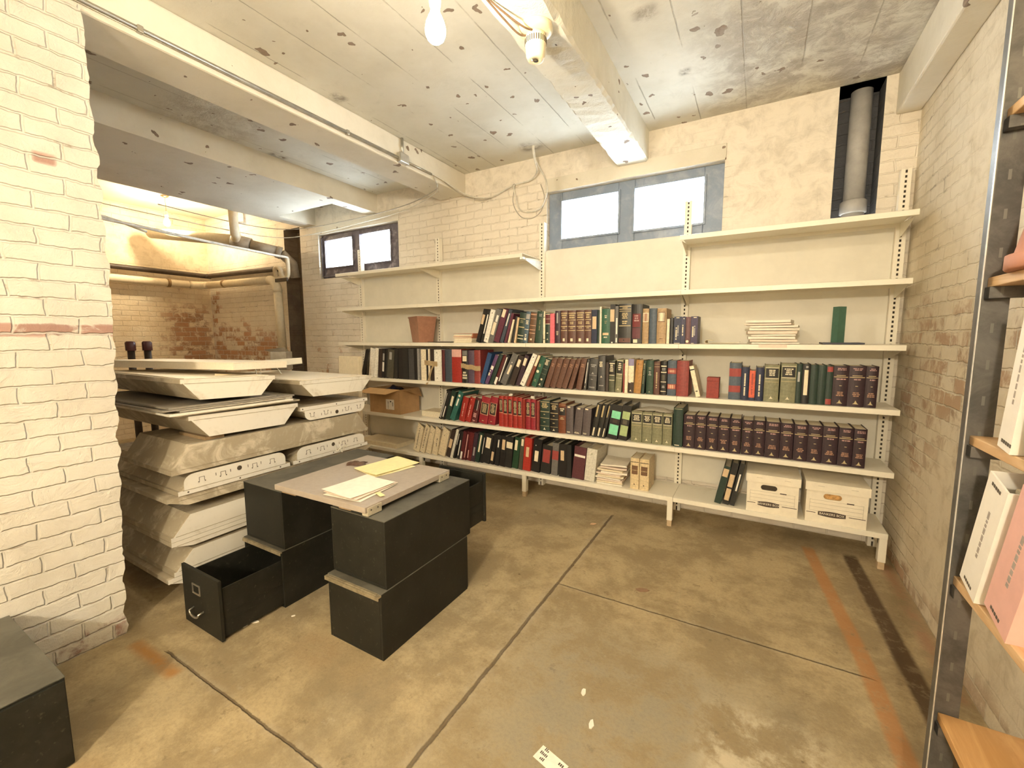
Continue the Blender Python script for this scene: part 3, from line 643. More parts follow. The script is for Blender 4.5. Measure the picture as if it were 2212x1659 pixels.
TABLE = {
'S3':[
(-2.282,0.0415,0.313,17.0,'bi','black','black binder with tan label leaning at left end','L:.1,.75,.55,.84,tan'),
(-2.230,0.0262,0.304,15.7,'bi','black2','slim black binder with long white strip','L:.3,.75,.28,.87,white'),
(-2.202,0.0478,0.305,16.2,'bi','white','white binder leaning among dark binders','D:.5,.9,black D:.5,.1,black'),
(-2.146,0.0505,0.309,18.3,'bi','grey','grey binder with large cream label low on spine','L:.05,.7,.22,.6,cream L:.3,.75,.62,.82,white'),
(-2.087,0.0547,0.309,19.9,'bi','plum','purple binder with cream label on top','L:.05,.65,.75,.98,cream'),
(-2.023,0.0338,0.306,19.1,'bi','slate','slate binder with thin white strip','L:.3,.6,.5,.88,white'),
(-1.976,0.0238,0.271,17.1,'pb','plum','slim purple paperback',''),
(-1.942,0.0175,0.211,15.1,'pb','cream','slim cream booklet leaning',''),
(-1.911,0.0216,0.237,11.9,'bk','black','slim black book between two cream booklets',''),
(-1.880,0.0176,0.226,10.1,'pb','tan','slim tan booklet',''),
(-1.853,0.0613,0.264,8.0,'bk','dkgreen','dark green grey hardback with gilt bands','B:.78,.8,gold W:.2,.8,.64,.74,sage,2 B:.50,.53,gold B:.23,.25,goldlt B:.12,.145,goldlt'),
(-1.788,0.0420,0.272,7.9,'bk','blue2','slate blue hardback with pale title blocks','L:.1,.9,.76,.92,grey2 W:.15,.85,.58,.72,cream,3 B:.42,.44,cream W:.2,.8,.18,.28,cream,2 L:.25,.75,.08,.16,cream'),
(-1.739,0.0609,0.260,6.6,'bk','brown','brown hardback with orange bands','B:.92,.945,peach B:.79,.8,peach B:.565,.58,peach B:.42,.44,peach B:.31,.33,peach L:.35,.6,.08,.14,cream'),
(-1.671,0.0685,0.267,5.4,'bk','green','plain green hardback with grey title','W:.25,.75,.83,.92,grey2,3 V:.5,.4,.75,sage'),
(-1.591,0.0170,0.270,0.0,'pb','cream','thin cream folder with black clips','L:0,1,.80,.82,black L:0,1,.11,.13,black'),
(-1.572,0.0433,0.253,0.0,'bk','dkgreen','dark green hardback with maroon title label','L:.05,.95,.64,.95,maroon B:.95,.97,goldlt B:.80,.81,goldlt B:.63,.65,goldlt W:.3,.7,.3,.36,goldlt,1 T:.14,.06,goldlt'),
(-1.526,0.0393,0.248,0.0,'pb','pink','bright pink paperback',''),
(-1.480,0.0462,0.269,0.0,'bk','plum2','dark plum hardback with grey strip','L:.3,.6,.62,.94,grey2 W:.2,.7,.24,.38,goldlt,3'),
(-1.430,0.0601,0.270,0.0,'bk','brown2','first from left of four brown gilt treatises','B:.90,.93,gold W:.1,.9,.74,.88,gold,2 B:.70,.72,gold W:.15,.85,.57,.66,gold,2 B:.50,.525,gold W:.25,.75,.44,.48,gold,1 B:.38,.40,gold L:.35,.65,.06,.15,cream'),
(-1.367,0.0686,0.268,0.0,'bk','brown2','second from left of four brown gilt treatises','B:.90,.93,gold W:.1,.9,.74,.88,gold,2 B:.70,.72,gold W:.15,.85,.57,.66,gold,2 B:.50,.525,gold W:.25,.75,.44,.48,gold,1 B:.38,.40,gold L:.35,.65,.06,.15,cream'),
(-1.295,0.0686,0.269,0.0,'bk','brown2','third from left of four brown gilt treatises','B:.90,.93,gold W:.1,.9,.74,.88,gold,2 B:.70,.72,gold W:.15,.85,.57,.66,gold,2 B:.50,.525,gold W:.25,.75,.44,.48,gold,1 B:.38,.40,gold L:.35,.65,.06,.15,cream'),
(-1.224,0.0577,0.269,0.0,'bk','brown2','rightmost of four brown gilt treatises','B:.90,.93,gold W:.1,.9,.74,.88,gold,2 B:.70,.72,gold W:.15,.85,.57,.66,gold,2 B:.50,.525,gold W:.25,.75,.44,.48,gold,1 B:.38,.40,gold L:.35,.65,.06,.15,cream'),
(-1.161,0.0454,0.267,0.0,'bi','navy','dark navy binder with tan label beside brown treatises','L:.12,.85,.43,.8,tan'),
(-1.114,0.0180,0.262,0.0,'bk','dkgreen','slim dark green book right of navy binder',''),
(-1.094,0.0142,0.290,0.0,'sp','cream','white comb bound booklet beside a green book',''),
(-1.079,0.0680,0.271,0.0,'bk','green2','bright green hardback with cream block','W:.3,.7,.72,.82,goldlt,2 W:.35,.65,.56,.66,sage,2 L:.15,.85,.24,.31,tan W:.3,.7,.15,.2,goldlt,1'),
(-1.010,0.0392,0.304,0.0,'bi','black','tall black binder with tan label right of green hardback','L:.0,.85,.56,.87,tan L:.3,.6,.01,.04,white'),
(-0.969,0.0233,0.290,0.0,'bi','grey','slim grey binder with white strips','L:.3,.75,.25,.68,white L:.3,.7,.03,.15,white'),
(-0.943,0.0973,0.303,0.0,'bk','black2','wide black treatise with many gilt lines','B:.93,.95,gold L:.3,.7,.89,.91,gold B:.86,.875,gold B:.81,.825,gold W:.2,.8,.62,.78,gold,4 W:.25,.75,.48,.58,gold,2 B:.44,.46,gold L:.05,.95,.03,.14,brown2 L:.4,.5,.07,.1,black'),
(-0.843,0.0794,0.297,0.0,'bk','black','thick black book with maroon title label','L:.1,.85,.42,.76,maroon2 W:.2,.75,.55,.73,rose,3 L:.1,.85,.13,.4,maroon3 L:.2,.6,.02,.11,cream'),
(-0.760,0.0456,0.262,0.0,'bk','tan2','tan hardback with picture label, left one','L:.05,.95,.62,.88,cream L:.15,.85,.64,.86,tanlt'),
(-0.710,0.0524,0.262,0.0,'bk','slate2','plain slate blue hardback between two tan ones',''),
(-0.656,0.0666,0.260,0.0,'bk','tan2','wider tan hardback with picture label, right one','L:.1,.85,.62,.9,brown L:.17,.78,.64,.88,cream W:.3,.7,.12,.16,brown,1'),
(-0.584,0.0193,0.181,0.0,'pb','cream','short white booklet beside dark books',''),
(-0.564,0.0267,0.188,0.0,'bk','black2','short charcoal book right of white booklet',''),
(-0.534,0.0478,0.197,0.0,'pb','navy','wide navy paperback with vertical white lettering','V:.35,.15,.62,cream V:.6,.3,.68,grey2 L:.3,.75,.94,.97,cream L:.1,.9,.01,.03,cream'),
(-0.485,0.0297,0.195,0.0,'pb','navy2','slim navy paperback beside wide navy one','V:.4,.3,.7,cream D:.6,.93,white'),
(-0.453,0.0334,0.193,0.0,'pb','maroon3','maroon paperback with round cream sticker','L:.45,.5,.2,.95,rose D:.4,.09,cream'),
(-0.418,0.0453,0.196,0.0,'pb','navy3','rightmost navy paperback, purple tinted','V:.3,.25,.65,cream V:.55,.3,.7,grey2 L:.35,.8,.94,.97,cream L:.1,.5,.01,.03,cream'),
],
'S4':[
(-3.847,0.0540,0.307,17.7,'bi','black','black binder leaning at far left end',''),
(-3.772,0.0376,0.305,8.3,'bk','olive','slim olive book behind leaning black binder',''),
(-3.728,0.0725,0.318,8.3,'bi','white','left white binder of the far left pair',''),
(-3.647,0.0452,0.323,7.5,'bi','white','right white binder of the far left pair',''),
(-3.588,0.0520,0.311,5.3,'bi','brown3','dark brown binder beside white pair',''),
(-3.533,0.0441,0.310,5.1,'bi','black','black binder with small white label','L:.1,.7,.22,.55,white L:.2,.7,.6,.85,grey2'),
(-3.486,0.0316,0.312,5.0,'bk','black2','slim black book right of small white label',''),
(-3.453,0.0913,0.308,6.3,'bi','olive','olive black binder with grey label','L:.25,.65,.64,.9,grey2'),
(-3.344,0.0443,0.317,3.4,'bi','black2','first black binder of four plain ones',''),
(-3.280,0.0667,0.319,0.0,'bi','black','second black binder of four plain ones',''),
(-3.210,0.0717,0.320,0.0,'bi','black2','third black binder of four plain ones',''),
(-3.135,0.0735,0.321,0.0,'bi','char','fourth plain binder, charcoal coloured',''),
(-3.059,0.0400,0.322,0.0,'bi','black','slim black binder left of grey strip',''),
(-3.016,0.0264,0.322,0.0,'pb','grey2','thin grey booklet',''),
(-2.966,0.0665,0.316,0.0,'bi','cream','cream binder next to thin grey booklet',''),
(-2.896,0.0257,0.315,0.0,'bk','black','slim black book right of cream binder',''),
(-2.868,0.0206,0.320,0.0,'pb','cream','thin cream booklet behind brown tape',''),
(-2.844,0.0472,0.320,0.0,'bi','brown3','dark binder behind brown tape',''),
(-2.790,0.0873,0.315,0.0,'bi','white','wide white binder right of brown tape','D:.4,.9,black D:.4,.1,black'),
(-2.699,0.0328,0.313,0.0,'bk','maroon','slim maroon book beside wide white binder',''),
(-2.663,0.0867,0.316,0.0,'bk','slate','dark slate hardback left of red book',''),
(-2.575,0.1152,0.320,0.0,'bk','red','thick red book with pink top band','L:0,.98,.77,1,rosept'),
(-2.454,0.0664,0.314,0.0,'bk','black','black book with small cream sticker','L:.15,.85,.66,.82,cream W:.1,.9,.1,.35,goldlt,3 L:.1,.9,.84,.98,grey'),
(-2.386,0.0711,0.312,0.0,'bk','plum3','dusky purple book behind tape strip',''),
(-2.312,0.0687,0.316,0.0,'bk','brick','brick red book left of blue binder',''),
(-2.241,0.0451,0.297,17.8,'bi','blue','blue binder leaning right',''),
(-2.190,0.0353,0.293,24.1,'bk','violet','violet book with white stickers','L:.1,.9,.5,.62,white L:.1,.6,.28,.38,cream L:.2,.5,.42,.46,white'),
(-2.142,0.0385,0.298,22.7,'bk','dkgreen','slim dark green book right of violet one',''),
(-2.097,0.0329,0.290,22.3,'bk','maroon','slim maroon book with white tag at foot','L:.05,.8,.0,.24,white'),
(-2.059,0.0340,0.290,22.0,'bi','black','black binder with full height white strip','L:.2,.5,.1,.92,white'),
(-2.019,0.0577,0.307,26.4,'bi','grey','wide grey binder with cream label','L:.4,.75,.34,.64,cream D:.5,.72,white'),
(-1.930,0.0505,0.284,22.4,'bi','brown3','brown black binder with cream label','L:.15,.7,.62,.86,cream'),
(-1.863,0.0414,0.287,20.4,'bi','plum2','plum black binder with cream label','L:.1,.75,.66,.9,cream'),
(-1.818,0.0445,0.308,25.3,'bi','white','leaning white binder with two eyelets','D:.4,.9,black D:.4,.1,black'),
(-1.759,0.0269,0.302,24.1,'bk','brick2','terracotta book with cream top label','L:.1,.9,.65,.99,cream'),
(-1.707,0.0490,0.277,20.3,'bk','green2','green book with pale emblem','L:.2,.6,.65,.75,sage D:.4,.5,cream W:.2,.7,.15,.24,sage,2'),
(-1.652,0.0542,0.260,20.2,'bk','dkgreen','dark green book with white title lines','W:.1,.8,.76,.95,cream,5 B:.62,.63,sage B:.45,.46,sage W:.3,.7,.2,.3,cream,1 T:.09,.08,cream'),
(-1.580,0.0451,0.266,17.7,'bk','brown4','first from left of six mottled brown volumes','W:.2,.8,.70,.82,tanlt,2'),
(-1.530,0.0505,0.263,17.3,'bk','brown4','second from left of six mottled brown volumes','W:.2,.8,.70,.82,tanlt,2'),
(-1.474,0.0495,0.263,18.2,'bk','brown4','third from left of six mottled brown volumes','W:.2,.8,.70,.82,tanlt,2'),
(-1.419,0.0442,0.262,19.0,'bk','brown4','fourth from left of six mottled brown volumes','W:.2,.8,.70,.82,tanlt,2'),
(-1.361,0.0377,0.263,17.0,'bk','brown4','fifth from left of six mottled brown volumes','W:.2,.8,.70,.82,tanlt,2'),
(-1.290,0.0471,0.262,10.7,'bk','brown4','rightmost of six mottled brown volumes','W:.2,.8,.70,.82,tanlt,2'),
(-1.224,0.0203,0.255,7.0,'bk','char','slim charcoal book with white line','L:.3,.55,.22,.9,white T:.12,.06,cream'),
(-1.188,0.0684,0.261,3.6,'bk','char','wide charcoal book with grey emblem','W:.15,.85,.72,.82,grey2,2 T:.55,.07,grey2 B:.47,.48,grey2 W:.3,.6,.33,.36,grey2,1 W:.1,.9,.07,.12,grey2,2'),
(-1.102,0.0591,0.285,0.0,'bk','char','taller charcoal book with white title','W:.2,.7,.68,.84,cream,4 T:.42,.05,cream W:.15,.85,.14,.18,grey2,1'),
(-1.038,0.0240,0.237,0.0,'bk','brown3','dusky brown book right of charcoal pair',''),
(-1.011,0.0475,0.248,0.0,'bk','sage2','olive book with black title panel','L:0,1,.52,.98,black B:.9,.93,goldlt W:.1,.8,.64,.88,goldlt,4 B:.53,.55,goldlt B:.37,.39,goldlt'),
(-0.961,0.0501,0.258,3.2,'bk','sage','sage book with framed black title panel','L:.08,.9,.58,.95,black B:.95,.97,goldlt W:.2,.8,.66,.9,goldlt,4 B:.55,.565,goldlt B:.43,.44,goldlt T:.1,.06,goldlt'),
(-0.897,0.0115,0.229,0.0,'pb','brick','thin red booklet right of sage book',''),
(-0.883,0.0230,0.260,0.0,'pb','cream','cream booklet left of purple topped book',''),
(-0.858,0.0422,0.266,0.0,'bk','cream','cream book with purple top and brown foot','L:0,1,.80,1,lilac L:0,1,0,.32,brown3 L:.1,.5,.3,.4,white T:.08,.05,cream'),
(-0.813,0.0519,0.258,3.6,'bk','ochre','ochre tan hardback','D:.35,.88,brown'),
(-0.758,0.0218,0.255,3.3,'bk','dkgreen','slim dark green book right of ochre book','V:.4,.3,.85,sage L:.1,.6,.86,.92,sage'),
(-0.720,0.0517,0.259,0.0,'bk','green','mid green hardback with grey title','W:.2,.8,.72,.8,sage,2 W:.3,.7,.55,.68,grey2,3 T:.08,.05,sage'),
(-0.665,0.0430,0.250,0.0,'bk','brown2','brown hardback with vertical gilt title','B:.92,.93,gold B:.84,.85,gold V:.5,.2,.7,gold'),
(-0.616,0.0431,0.254,0.0,'bk','black','black book with cream bands','B:.84,.87,cream W:.2,.8,.72,.8,grey2,2 B:.66,.69,cream L:.2,.7,.42,.6,olive B:.38,.4,cream W:.2,.8,.2,.28,grey2,2 B:.1,.12,cream'),
(-0.567,0.0616,0.261,0.0,'bk','slate2','slate blue book with two red bands','L:0,1,.62,.78,brick L:.1,.85,.66,.73,peach L:0,1,.18,.33,brick L:.1,.85,.2,.31,peach'),
(-0.502,0.0823,0.261,0.0,'bk','brick','wide plain red book',''),
(-0.365,0.0293,0.227,-13.6,'pb','cream','cream spined booklet leaning left','L:0,1,.86,.9,black L:.2,.7,.16,.2,olive'),
(-0.297,0.0797,0.147,0.0,'bx','red2','short red box standing alone',''),
(-0.157,0.0729,0.254,0.0,'bk','slate2','grey blue book with two wide red bands','L:0,1,.63,.85,brick L:0,1,.2,.38,brick'),
(-0.083,0.0485,0.228,0.0,'bk','navy','left navy book with vertical white letters','V:.5,.14,.82,cream'),
(-0.032,0.0345,0.205,0.0,'bk','salmon','slim red book between two navy books','L:0,1,0,.1,navy V:.5,.2,.9,brick'),
(0.005,0.0469,0.228,0.0,'bk','navy','right navy book with vertical white letters','V:.5,.14,.82,cream'),
(0.056,0.0846,0.245,0.0,'bk','sage','left sage volume with black title panel','B:.925,.94,goldlt L:.08,.92,.66,.91,black W:.2,.8,.70,.88,goldlt,4 B:.63,.645,goldlt B:.54,.55,gold T:.12,.07,goldlt'),
(0.149,0.0851,0.258,0.0,'bk','sage','right sage volume with black title panel','B:.925,.94,goldlt L:.08,.92,.66,.91,black W:.2,.8,.70,.88,goldlt,4 B:.63,.645,goldlt B:.54,.55,gold T:.12,.07,goldlt'),
(0.236,0.0288,0.258,0.0,'bk','dkgreen','dark green book right of the sage pair','L:.2,.6,.55,.8,grey2'),
(0.266,0.0422,0.259,0.0,'bk','black','black book with tall cream label','L:.25,.75,.22,.85,cream L:.4,.7,.9,.95,grey2'),
(0.310,0.0402,0.254,0.0,'bk','dkgreen','first plain dark green volume beside tall cream label',''),
(0.352,0.0398,0.253,0.0,'bk','dkgreen','second plain dark green volume beside tall cream label',''),
(0.393,0.0340,0.250,0.0,'bk','dkgreen','dark green volume with red ends','L:.1,.95,.85,.98,brick L:.1,.95,.02,.16,brick'),
(0.429,0.0767,0.252,0.0,'bk','plumdk','left of three plum volumes by the upright','W:.2,.85,.88,.95,rose,2 L:.2,.8,.755,.77,gold B:.715,.733,gold W:.2,.85,.64,.69,rose,1 L:.42,.58,.50,.515,gold W:.2,.8,.24,.36,tanlt,3 T:.11,.09,gold'),
(0.507,0.0815,0.253,0.0,'bk','plumdk','middle of three plum volumes by the upright','W:.2,.85,.88,.95,rose,2 L:.2,.8,.755,.77,gold B:.715,.733,gold W:.2,.85,.64,.69,rose,1 L:.42,.58,.50,.515,gold W:.2,.8,.24,.36,tanlt,3 T:.11,.09,gold'),
(0.590,0.0594,0.253,0.0,'bk','plumdk','right of three plum volumes by the upright','W:.2,.85,.88,.95,rose,2 L:.2,.8,.755,.77,gold B:.715,.733,gold W:.2,.85,.64,.69,rose,1 L:.42,.58,.50,.515,gold W:.2,.8,.24,.36,tanlt,3 T:.11,.09,gold'),
],
'S5':[
(-2.752,0.0276,0.315,20.1,'bi','black','slim black binder with twin white strips','L:.1,.3,.05,.95,white L:.6,.8,.05,.9,white'),
(-2.717,0.0368,0.309,19.4,'bi','black2','black binder with short white strip','L:.3,.6,.08,.45,white'),
(-2.667,0.0520,0.303,17.7,'bi','dkgreen','green black binder with cream label','L:.3,.8,.48,.82,cream'),
(-2.609,0.0573,0.308,23.3,'bi','teal','teal binder with white label','L:.3,.6,.5,.75,white D:.4,.85,cream'),
(-2.502,0.0647,0.246,14.5,'bk','red','first bright red book right of teal binder','V:.5,.2,.75,rosept'),
(-2.431,0.0595,0.249,16.3,'bk','red','second bright red book right of teal binder','V:.5,.2,.7,rosept D:.4,.9,peach'),
(-2.356,0.0652,0.248,13.8,'bk','maroon','maroon book with white bracket on label','L:.1,.8,.52,.9,black L:.6,.68,.5,.9,white W:.15,.8,.2,.38,rosept,3 W:.2,.7,.03,.1,rosept,2'),
(-2.270,0.0952,0.259,10.0,'bk','red3','left wide crimson book with black panel','L:.12,.88,.36,.76,black W:.2,.8,.40,.73,gold,7 L:.06,.12,.34,.78,gold L:.88,.94,.34,.78,gold B:.77,.78,gold B:.33,.345,gold W:.35,.65,.08,.12,gold,1'),
(-2.169,0.0792,0.265,9.3,'bk','red3','right wide crimson book with black panel','L:.12,.88,.36,.76,black W:.2,.8,.40,.73,gold,7 L:.06,.12,.34,.78,gold L:.88,.94,.34,.78,gold B:.77,.78,gold B:.33,.345,gold W:.35,.65,.08,.12,gold,1'),
(-2.043,0.0470,0.281,0.0,'bk','red','first slim red book with black panel','L:.15,.85,.48,.9,black W:.2,.8,.52,.87,gold,8 B:.45,.465,gold'),
(-1.993,0.0453,0.283,0.0,'bk','red','second slim red book with black panel','L:.15,.85,.45,.9,black W:.2,.8,.5,.87,gold,8 B:.42,.435,gold'),
(-1.945,0.0470,0.285,0.0,'bk','red','third slim red book with black panel','L:.15,.85,.45,.9,black W:.2,.8,.5,.87,gold,8 B:.42,.435,gold'),
(-1.891,0.0442,0.281,0.0,'bk','red','fourth slim red book with black panel','L:.15,.85,.43,.88,black W:.2,.8,.47,.85,gold,8 B:.40,.415,gold'),
(-1.844,0.0453,0.280,0.0,'bk','red','fifth slim red book with black panel','L:.15,.85,.43,.88,black W:.2,.8,.47,.85,gold,8 B:.40,.415,gold'),
(-1.792,0.0266,0.270,0.0,'pb','red2','plain slim red booklet between panelled red books',''),
(-1.760,0.0460,0.273,0.0,'bk','red3','sixth slim red book with black panel','L:.15,.85,.46,.9,black W:.2,.8,.5,.87,gold,8 B:.43,.445,gold'),
(-1.711,0.0481,0.273,0.0,'bk','red3','rightmost slim red book with black panel','L:.15,.85,.44,.9,black W:.2,.8,.48,.87,gold,8 B:.41,.425,gold'),
(-1.650,0.0245,0.262,0.0,'pb','brick','thin faded red booklet left of green volumes',''),
(-1.621,0.0924,0.275,0.0,'bk','dkgreen','dark green volume with gilt lines','B:.93,.95,gold W:.15,.85,.74,.9,gold,4 B:.62,.64,gold W:.35,.65,.52,.56,gold,1 B:.42,.435,gold W:.35,.65,.28,.32,gold,1 B:.17,.18,gold T:.09,.07,goldlt'),
(-1.524,0.0769,0.265,0.0,'bk','black','black volume with gilt lines','B:.93,.95,gold W:.15,.85,.74,.9,gold,4 B:.62,.64,gold W:.35,.65,.52,.56,gold,1 B:.42,.435,gold W:.35,.65,.28,.32,gold,1 B:.17,.18,gold T:.09,.07,goldlt'),
(-1.444,0.0653,0.259,0.0,'bk','rust','rust book with black title label','L:.05,.95,.6,.86,black W:.15,.85,.72,.84,goldlt,2 B:.94,.95,gold W:.2,.8,.45,.54,gold,2'),
(-1.375,0.0641,0.242,0.0,'bk','mauve','left of three mauve grey volumes','L:.2,.6,.93,.98,cream W:.1,.7,.04,.1,goldlt,2'),
(-1.306,0.0668,0.234,5.5,'bk','mauve','middle of three mauve grey volumes','L:.2,.6,.93,.98,cream W:.1,.8,.04,.1,goldlt,2'),
(-1.232,0.0662,0.234,4.0,'bk','mauve','right of three mauve grey volumes','L:.2,.6,.93,.98,cream W:.1,.7,.04,.1,goldlt,2'),
(-1.158,0.0430,0.281,10.9,'bk','black2','left of three black books with gilt strips','L:.2,.5,.6,.96,gold L:.3,.6,.03,.28,goldlt'),
(-1.111,0.0424,0.283,11.1,'bk','black2','middle of three black books with gilt strips','L:.2,.5,.6,.94,gold L:.3,.6,.03,.28,goldlt'),
(-1.065,0.0283,0.289,12.2,'bk','black2','right of three black books with gilt strips','L:.2,.5,.6,.94,gold L:.3,.6,.03,.28,goldlt'),
(-1.017,0.0830,0.279,8.7,'bi','black','black binder with mint green labels','L:.1,.95,.6,.82,mint L:.1,.95,.12,.42,mint L:.3,.75,.47,.57,brown3'),
(-0.926,0.0681,0.282,7.4,'bi','black','black binder with sage green labels','L:.1,.95,.6,.82,sagelt L:.1,.95,.12,.42,sagelt L:.25,.75,.45,.58,olive'),
(-0.824,0.0813,0.243,0.0,'bk','sage','first from left of four sage law volumes','B:.925,.94,goldlt L:.08,.92,.66,.91,black W:.2,.8,.70,.88,goldlt,4 B:.63,.645,goldlt B:.54,.55,gold T:.12,.07,goldlt'),
(-0.739,0.0716,0.242,0.0,'bk','sage','second from left of four sage law volumes','B:.925,.94,goldlt L:.08,.92,.66,.91,black W:.2,.8,.70,.88,goldlt,4 B:.63,.645,goldlt B:.54,.55,gold T:.12,.07,goldlt'),
(-0.664,0.0727,0.244,0.0,'bk','sage','third from left of four sage law volumes','B:.925,.94,goldlt L:.08,.92,.66,.91,black W:.2,.8,.70,.88,goldlt,4 B:.63,.645,goldlt B:.54,.55,gold T:.12,.07,goldlt'),
(-0.588,0.0667,0.243,0.0,'bk','sage','rightmost of four sage law volumes','B:.925,.94,goldlt L:.08,.92,.66,.91,black W:.2,.8,.70,.88,goldlt,4 B:.63,.645,goldlt B:.54,.55,gold T:.12,.07,goldlt'),
(-0.514,0.0673,0.294,0.0,'bk','dkgreen','taller dark green volume beside plum set','L:.2,.7,.03,.05,cream L:.1,.9,.96,.98,sage'),
(-0.441,0.0783,0.250,0.0,'bk','plumdk','plum volume, first from left of fourteen','W:.2,.85,.88,.95,rose,2 L:.2,.8,.755,.77,gold B:.715,.733,gold W:.2,.85,.64,.69,rose,1 L:.42,.58,.50,.515,gold W:.2,.8,.24,.36,tanlt,3 T:.11,.09,gold'),
(-0.360,0.0719,0.253,0.0,'bk','plumdk','plum volume, second from left of fourteen','W:.2,.85,.88,.95,rose,2 L:.2,.8,.755,.77,gold B:.715,.733,gold W:.2,.85,.64,.69,rose,1 L:.42,.58,.50,.515,gold W:.2,.8,.24,.36,tanlt,3 T:.11,.09,gold'),
(-0.285,0.0746,0.251,0.0,'bk','plumdk','plum volume, third from left of fourteen','W:.2,.85,.88,.95,rose,2 L:.2,.8,.755,.77,gold B:.715,.733,gold W:.2,.85,.64,.69,rose,1 L:.42,.58,.50,.515,gold W:.2,.8,.24,.36,tanlt,3 T:.11,.09,gold'),
(-0.208,0.0720,0.249,0.0,'bk','plumdk','plum volume, fourth from left of fourteen','W:.2,.85,.88,.95,rose,2 L:.2,.8,.755,.77,gold B:.715,.733,gold W:.2,.85,.64,.69,rose,1 L:.42,.58,.50,.515,gold W:.2,.8,.24,.36,tanlt,3 T:.11,.09,gold'),
(-0.133,0.0680,0.250,0.0,'bk','plumdk','plum volume, fifth from left of fourteen','W:.2,.85,.88,.95,rose,2 L:.2,.8,.755,.77,gold B:.715,.733,gold W:.2,.85,.64,.69,rose,1 L:.42,.58,.50,.515,gold W:.2,.8,.24,.36,tanlt,3 T:.11,.09,gold'),
(-0.058,0.0668,0.245,0.0,'bk','plumdk','plum volume, sixth from left of fourteen','W:.2,.85,.88,.95,rose,2 L:.2,.8,.755,.77,gold B:.715,.733,gold W:.2,.85,.64,.69,rose,1 L:.42,.58,.50,.515,gold W:.2,.8,.24,.36,tanlt,3 T:.11,.09,gold'),
(0.011,0.0681,0.248,0.0,'bk','plumdk','plum volume, seventh from left of fourteen','W:.2,.85,.88,.95,rose,2 L:.2,.8,.755,.77,gold B:.715,.733,gold W:.2,.85,.64,.69,rose,1 L:.42,.58,.50,.515,gold W:.2,.8,.24,.36,tanlt,3 T:.11,.09,gold'),
(0.082,0.0833,0.247,0.0,'bk','plumdk','plum volume, seventh from right of fourteen','W:.2,.85,.88,.95,rose,2 L:.2,.8,.755,.77,gold B:.715,.733,gold W:.2,.85,.64,.69,rose,1 L:.42,.58,.50,.515,gold W:.2,.8,.24,.36,tanlt,3 T:.11,.09,gold'),
(0.168,0.0738,0.245,0.0,'bk','plumdk','plum volume, sixth from right of fourteen','W:.2,.85,.88,.95,rose,2 L:.2,.8,.755,.77,gold B:.715,.733,gold W:.2,.85,.64,.69,rose,1 L:.42,.58,.50,.515,gold W:.2,.8,.24,.36,tanlt,3 T:.11,.09,gold'),
(0.245,0.0745,0.244,0.0,'bk','plumdk','plum volume, fifth from right of fourteen','W:.2,.85,.88,.95,rose,2 L:.2,.8,.755,.77,gold B:.715,.733,gold W:.2,.85,.64,.69,rose,1 L:.42,.58,.50,.515,gold W:.2,.8,.24,.36,tanlt,3 T:.11,.09,gold'),
(0.321,0.0767,0.247,0.0,'bk','plumdk','plum volume, fourth from right of fourteen','W:.2,.85,.88,.95,rose,2 L:.2,.8,.755,.77,gold B:.715,.733,gold W:.2,.85,.64,.69,rose,1 L:.42,.58,.50,.515,gold W:.2,.8,.24,.36,tanlt,3 T:.11,.09,gold'),
(0.400,0.0790,0.247,0.0,'bk','plumdk','plum volume, third from right of fourteen','W:.2,.85,.88,.95,rose,2 L:.2,.8,.755,.77,gold B:.715,.733,gold W:.2,.85,.64,.69,rose,1 L:.42,.58,.50,.515,gold W:.2,.8,.24,.36,tanlt,3 T:.11,.09,gold'),
(0.482,0.0731,0.245,0.0,'bk','plumdk','plum volume, second from right of fourteen','W:.2,.85,.88,.95,rose,2 L:.2,.8,.755,.77,gold B:.715,.733,gold W:.2,.85,.64,.69,rose,1 L:.42,.58,.50,.515,gold W:.2,.8,.24,.36,tanlt,3 T:.11,.09,gold'),
(0.557,0.0635,0.246,0.0,'bk','plumdk','plum volume, rightmost of fourteen','W:.2,.85,.88,.95,rose,2 L:.2,.8,.755,.77,gold B:.715,.733,gold W:.2,.85,.64,.69,rose,1 L:.42,.58,.50,.515,gold W:.2,.8,.24,.36,tanlt,3 T:.11,.09,gold'),
],
'S6':[
(-3.113,0.0810,0.314,15.2,'mg','manila','leftmost of five cream magazine files','V:.45,.1,.85,olive'),
(-3.021,0.0602,0.320,17.6,'mg','manila','second from left of five cream magazine files','V:.45,.15,.88,olive'),
(-2.940,0.0646,0.307,14.9,'mg','manila','third from left of five cream magazine files','D:.3,.75,olive'),
(-2.854,0.0653,0.303,11.7,'mg','manila','fourth from left of five cream magazine files','V:.6,.3,.6,olive'),
(-2.775,0.0839,0.305,15.4,'mg','manila','rightmost of five cream magazine files','D:.35,.7,olive'),
(-2.681,0.0517,0.293,17.3,'bi','brown3','brown black binder with tan label beside magazine files','L:.1,.8,.34,.66,tan'),
(-2.621,0.0283,0.309,16.9,'bi','white2','slim grey white binder',''),
(-2.587,0.0221,0.295,16.3,'bi','black','black binder with white strip beside slim white binder','L:.3,.55,.5,.9,white'),
(-2.546,0.0323,0.289,13.0,'bi','black2','black binder with low white strip','L:.3,.6,.12,.68,white'),
(-2.504,0.0395,0.291,11.5,'bi','maroon','first dark maroon binder with white tag','L:.1,.6,.02,.28,white'),
(-2.460,0.0280,0.295,11.5,'bi','maroon','second dark maroon binder with long strip','L:.2,.5,.08,.9,rosept'),
(-2.422,0.0493,0.288,9.9,'bi','maroon2','third dark maroon binder with short strip','L:.1,.3,.08,.36,rosept'),
(-2.369,0.0420,0.290,10.1,'bi','plum2','plum black binder with grey tag','L:.3,.7,.2,.5,grey2'),
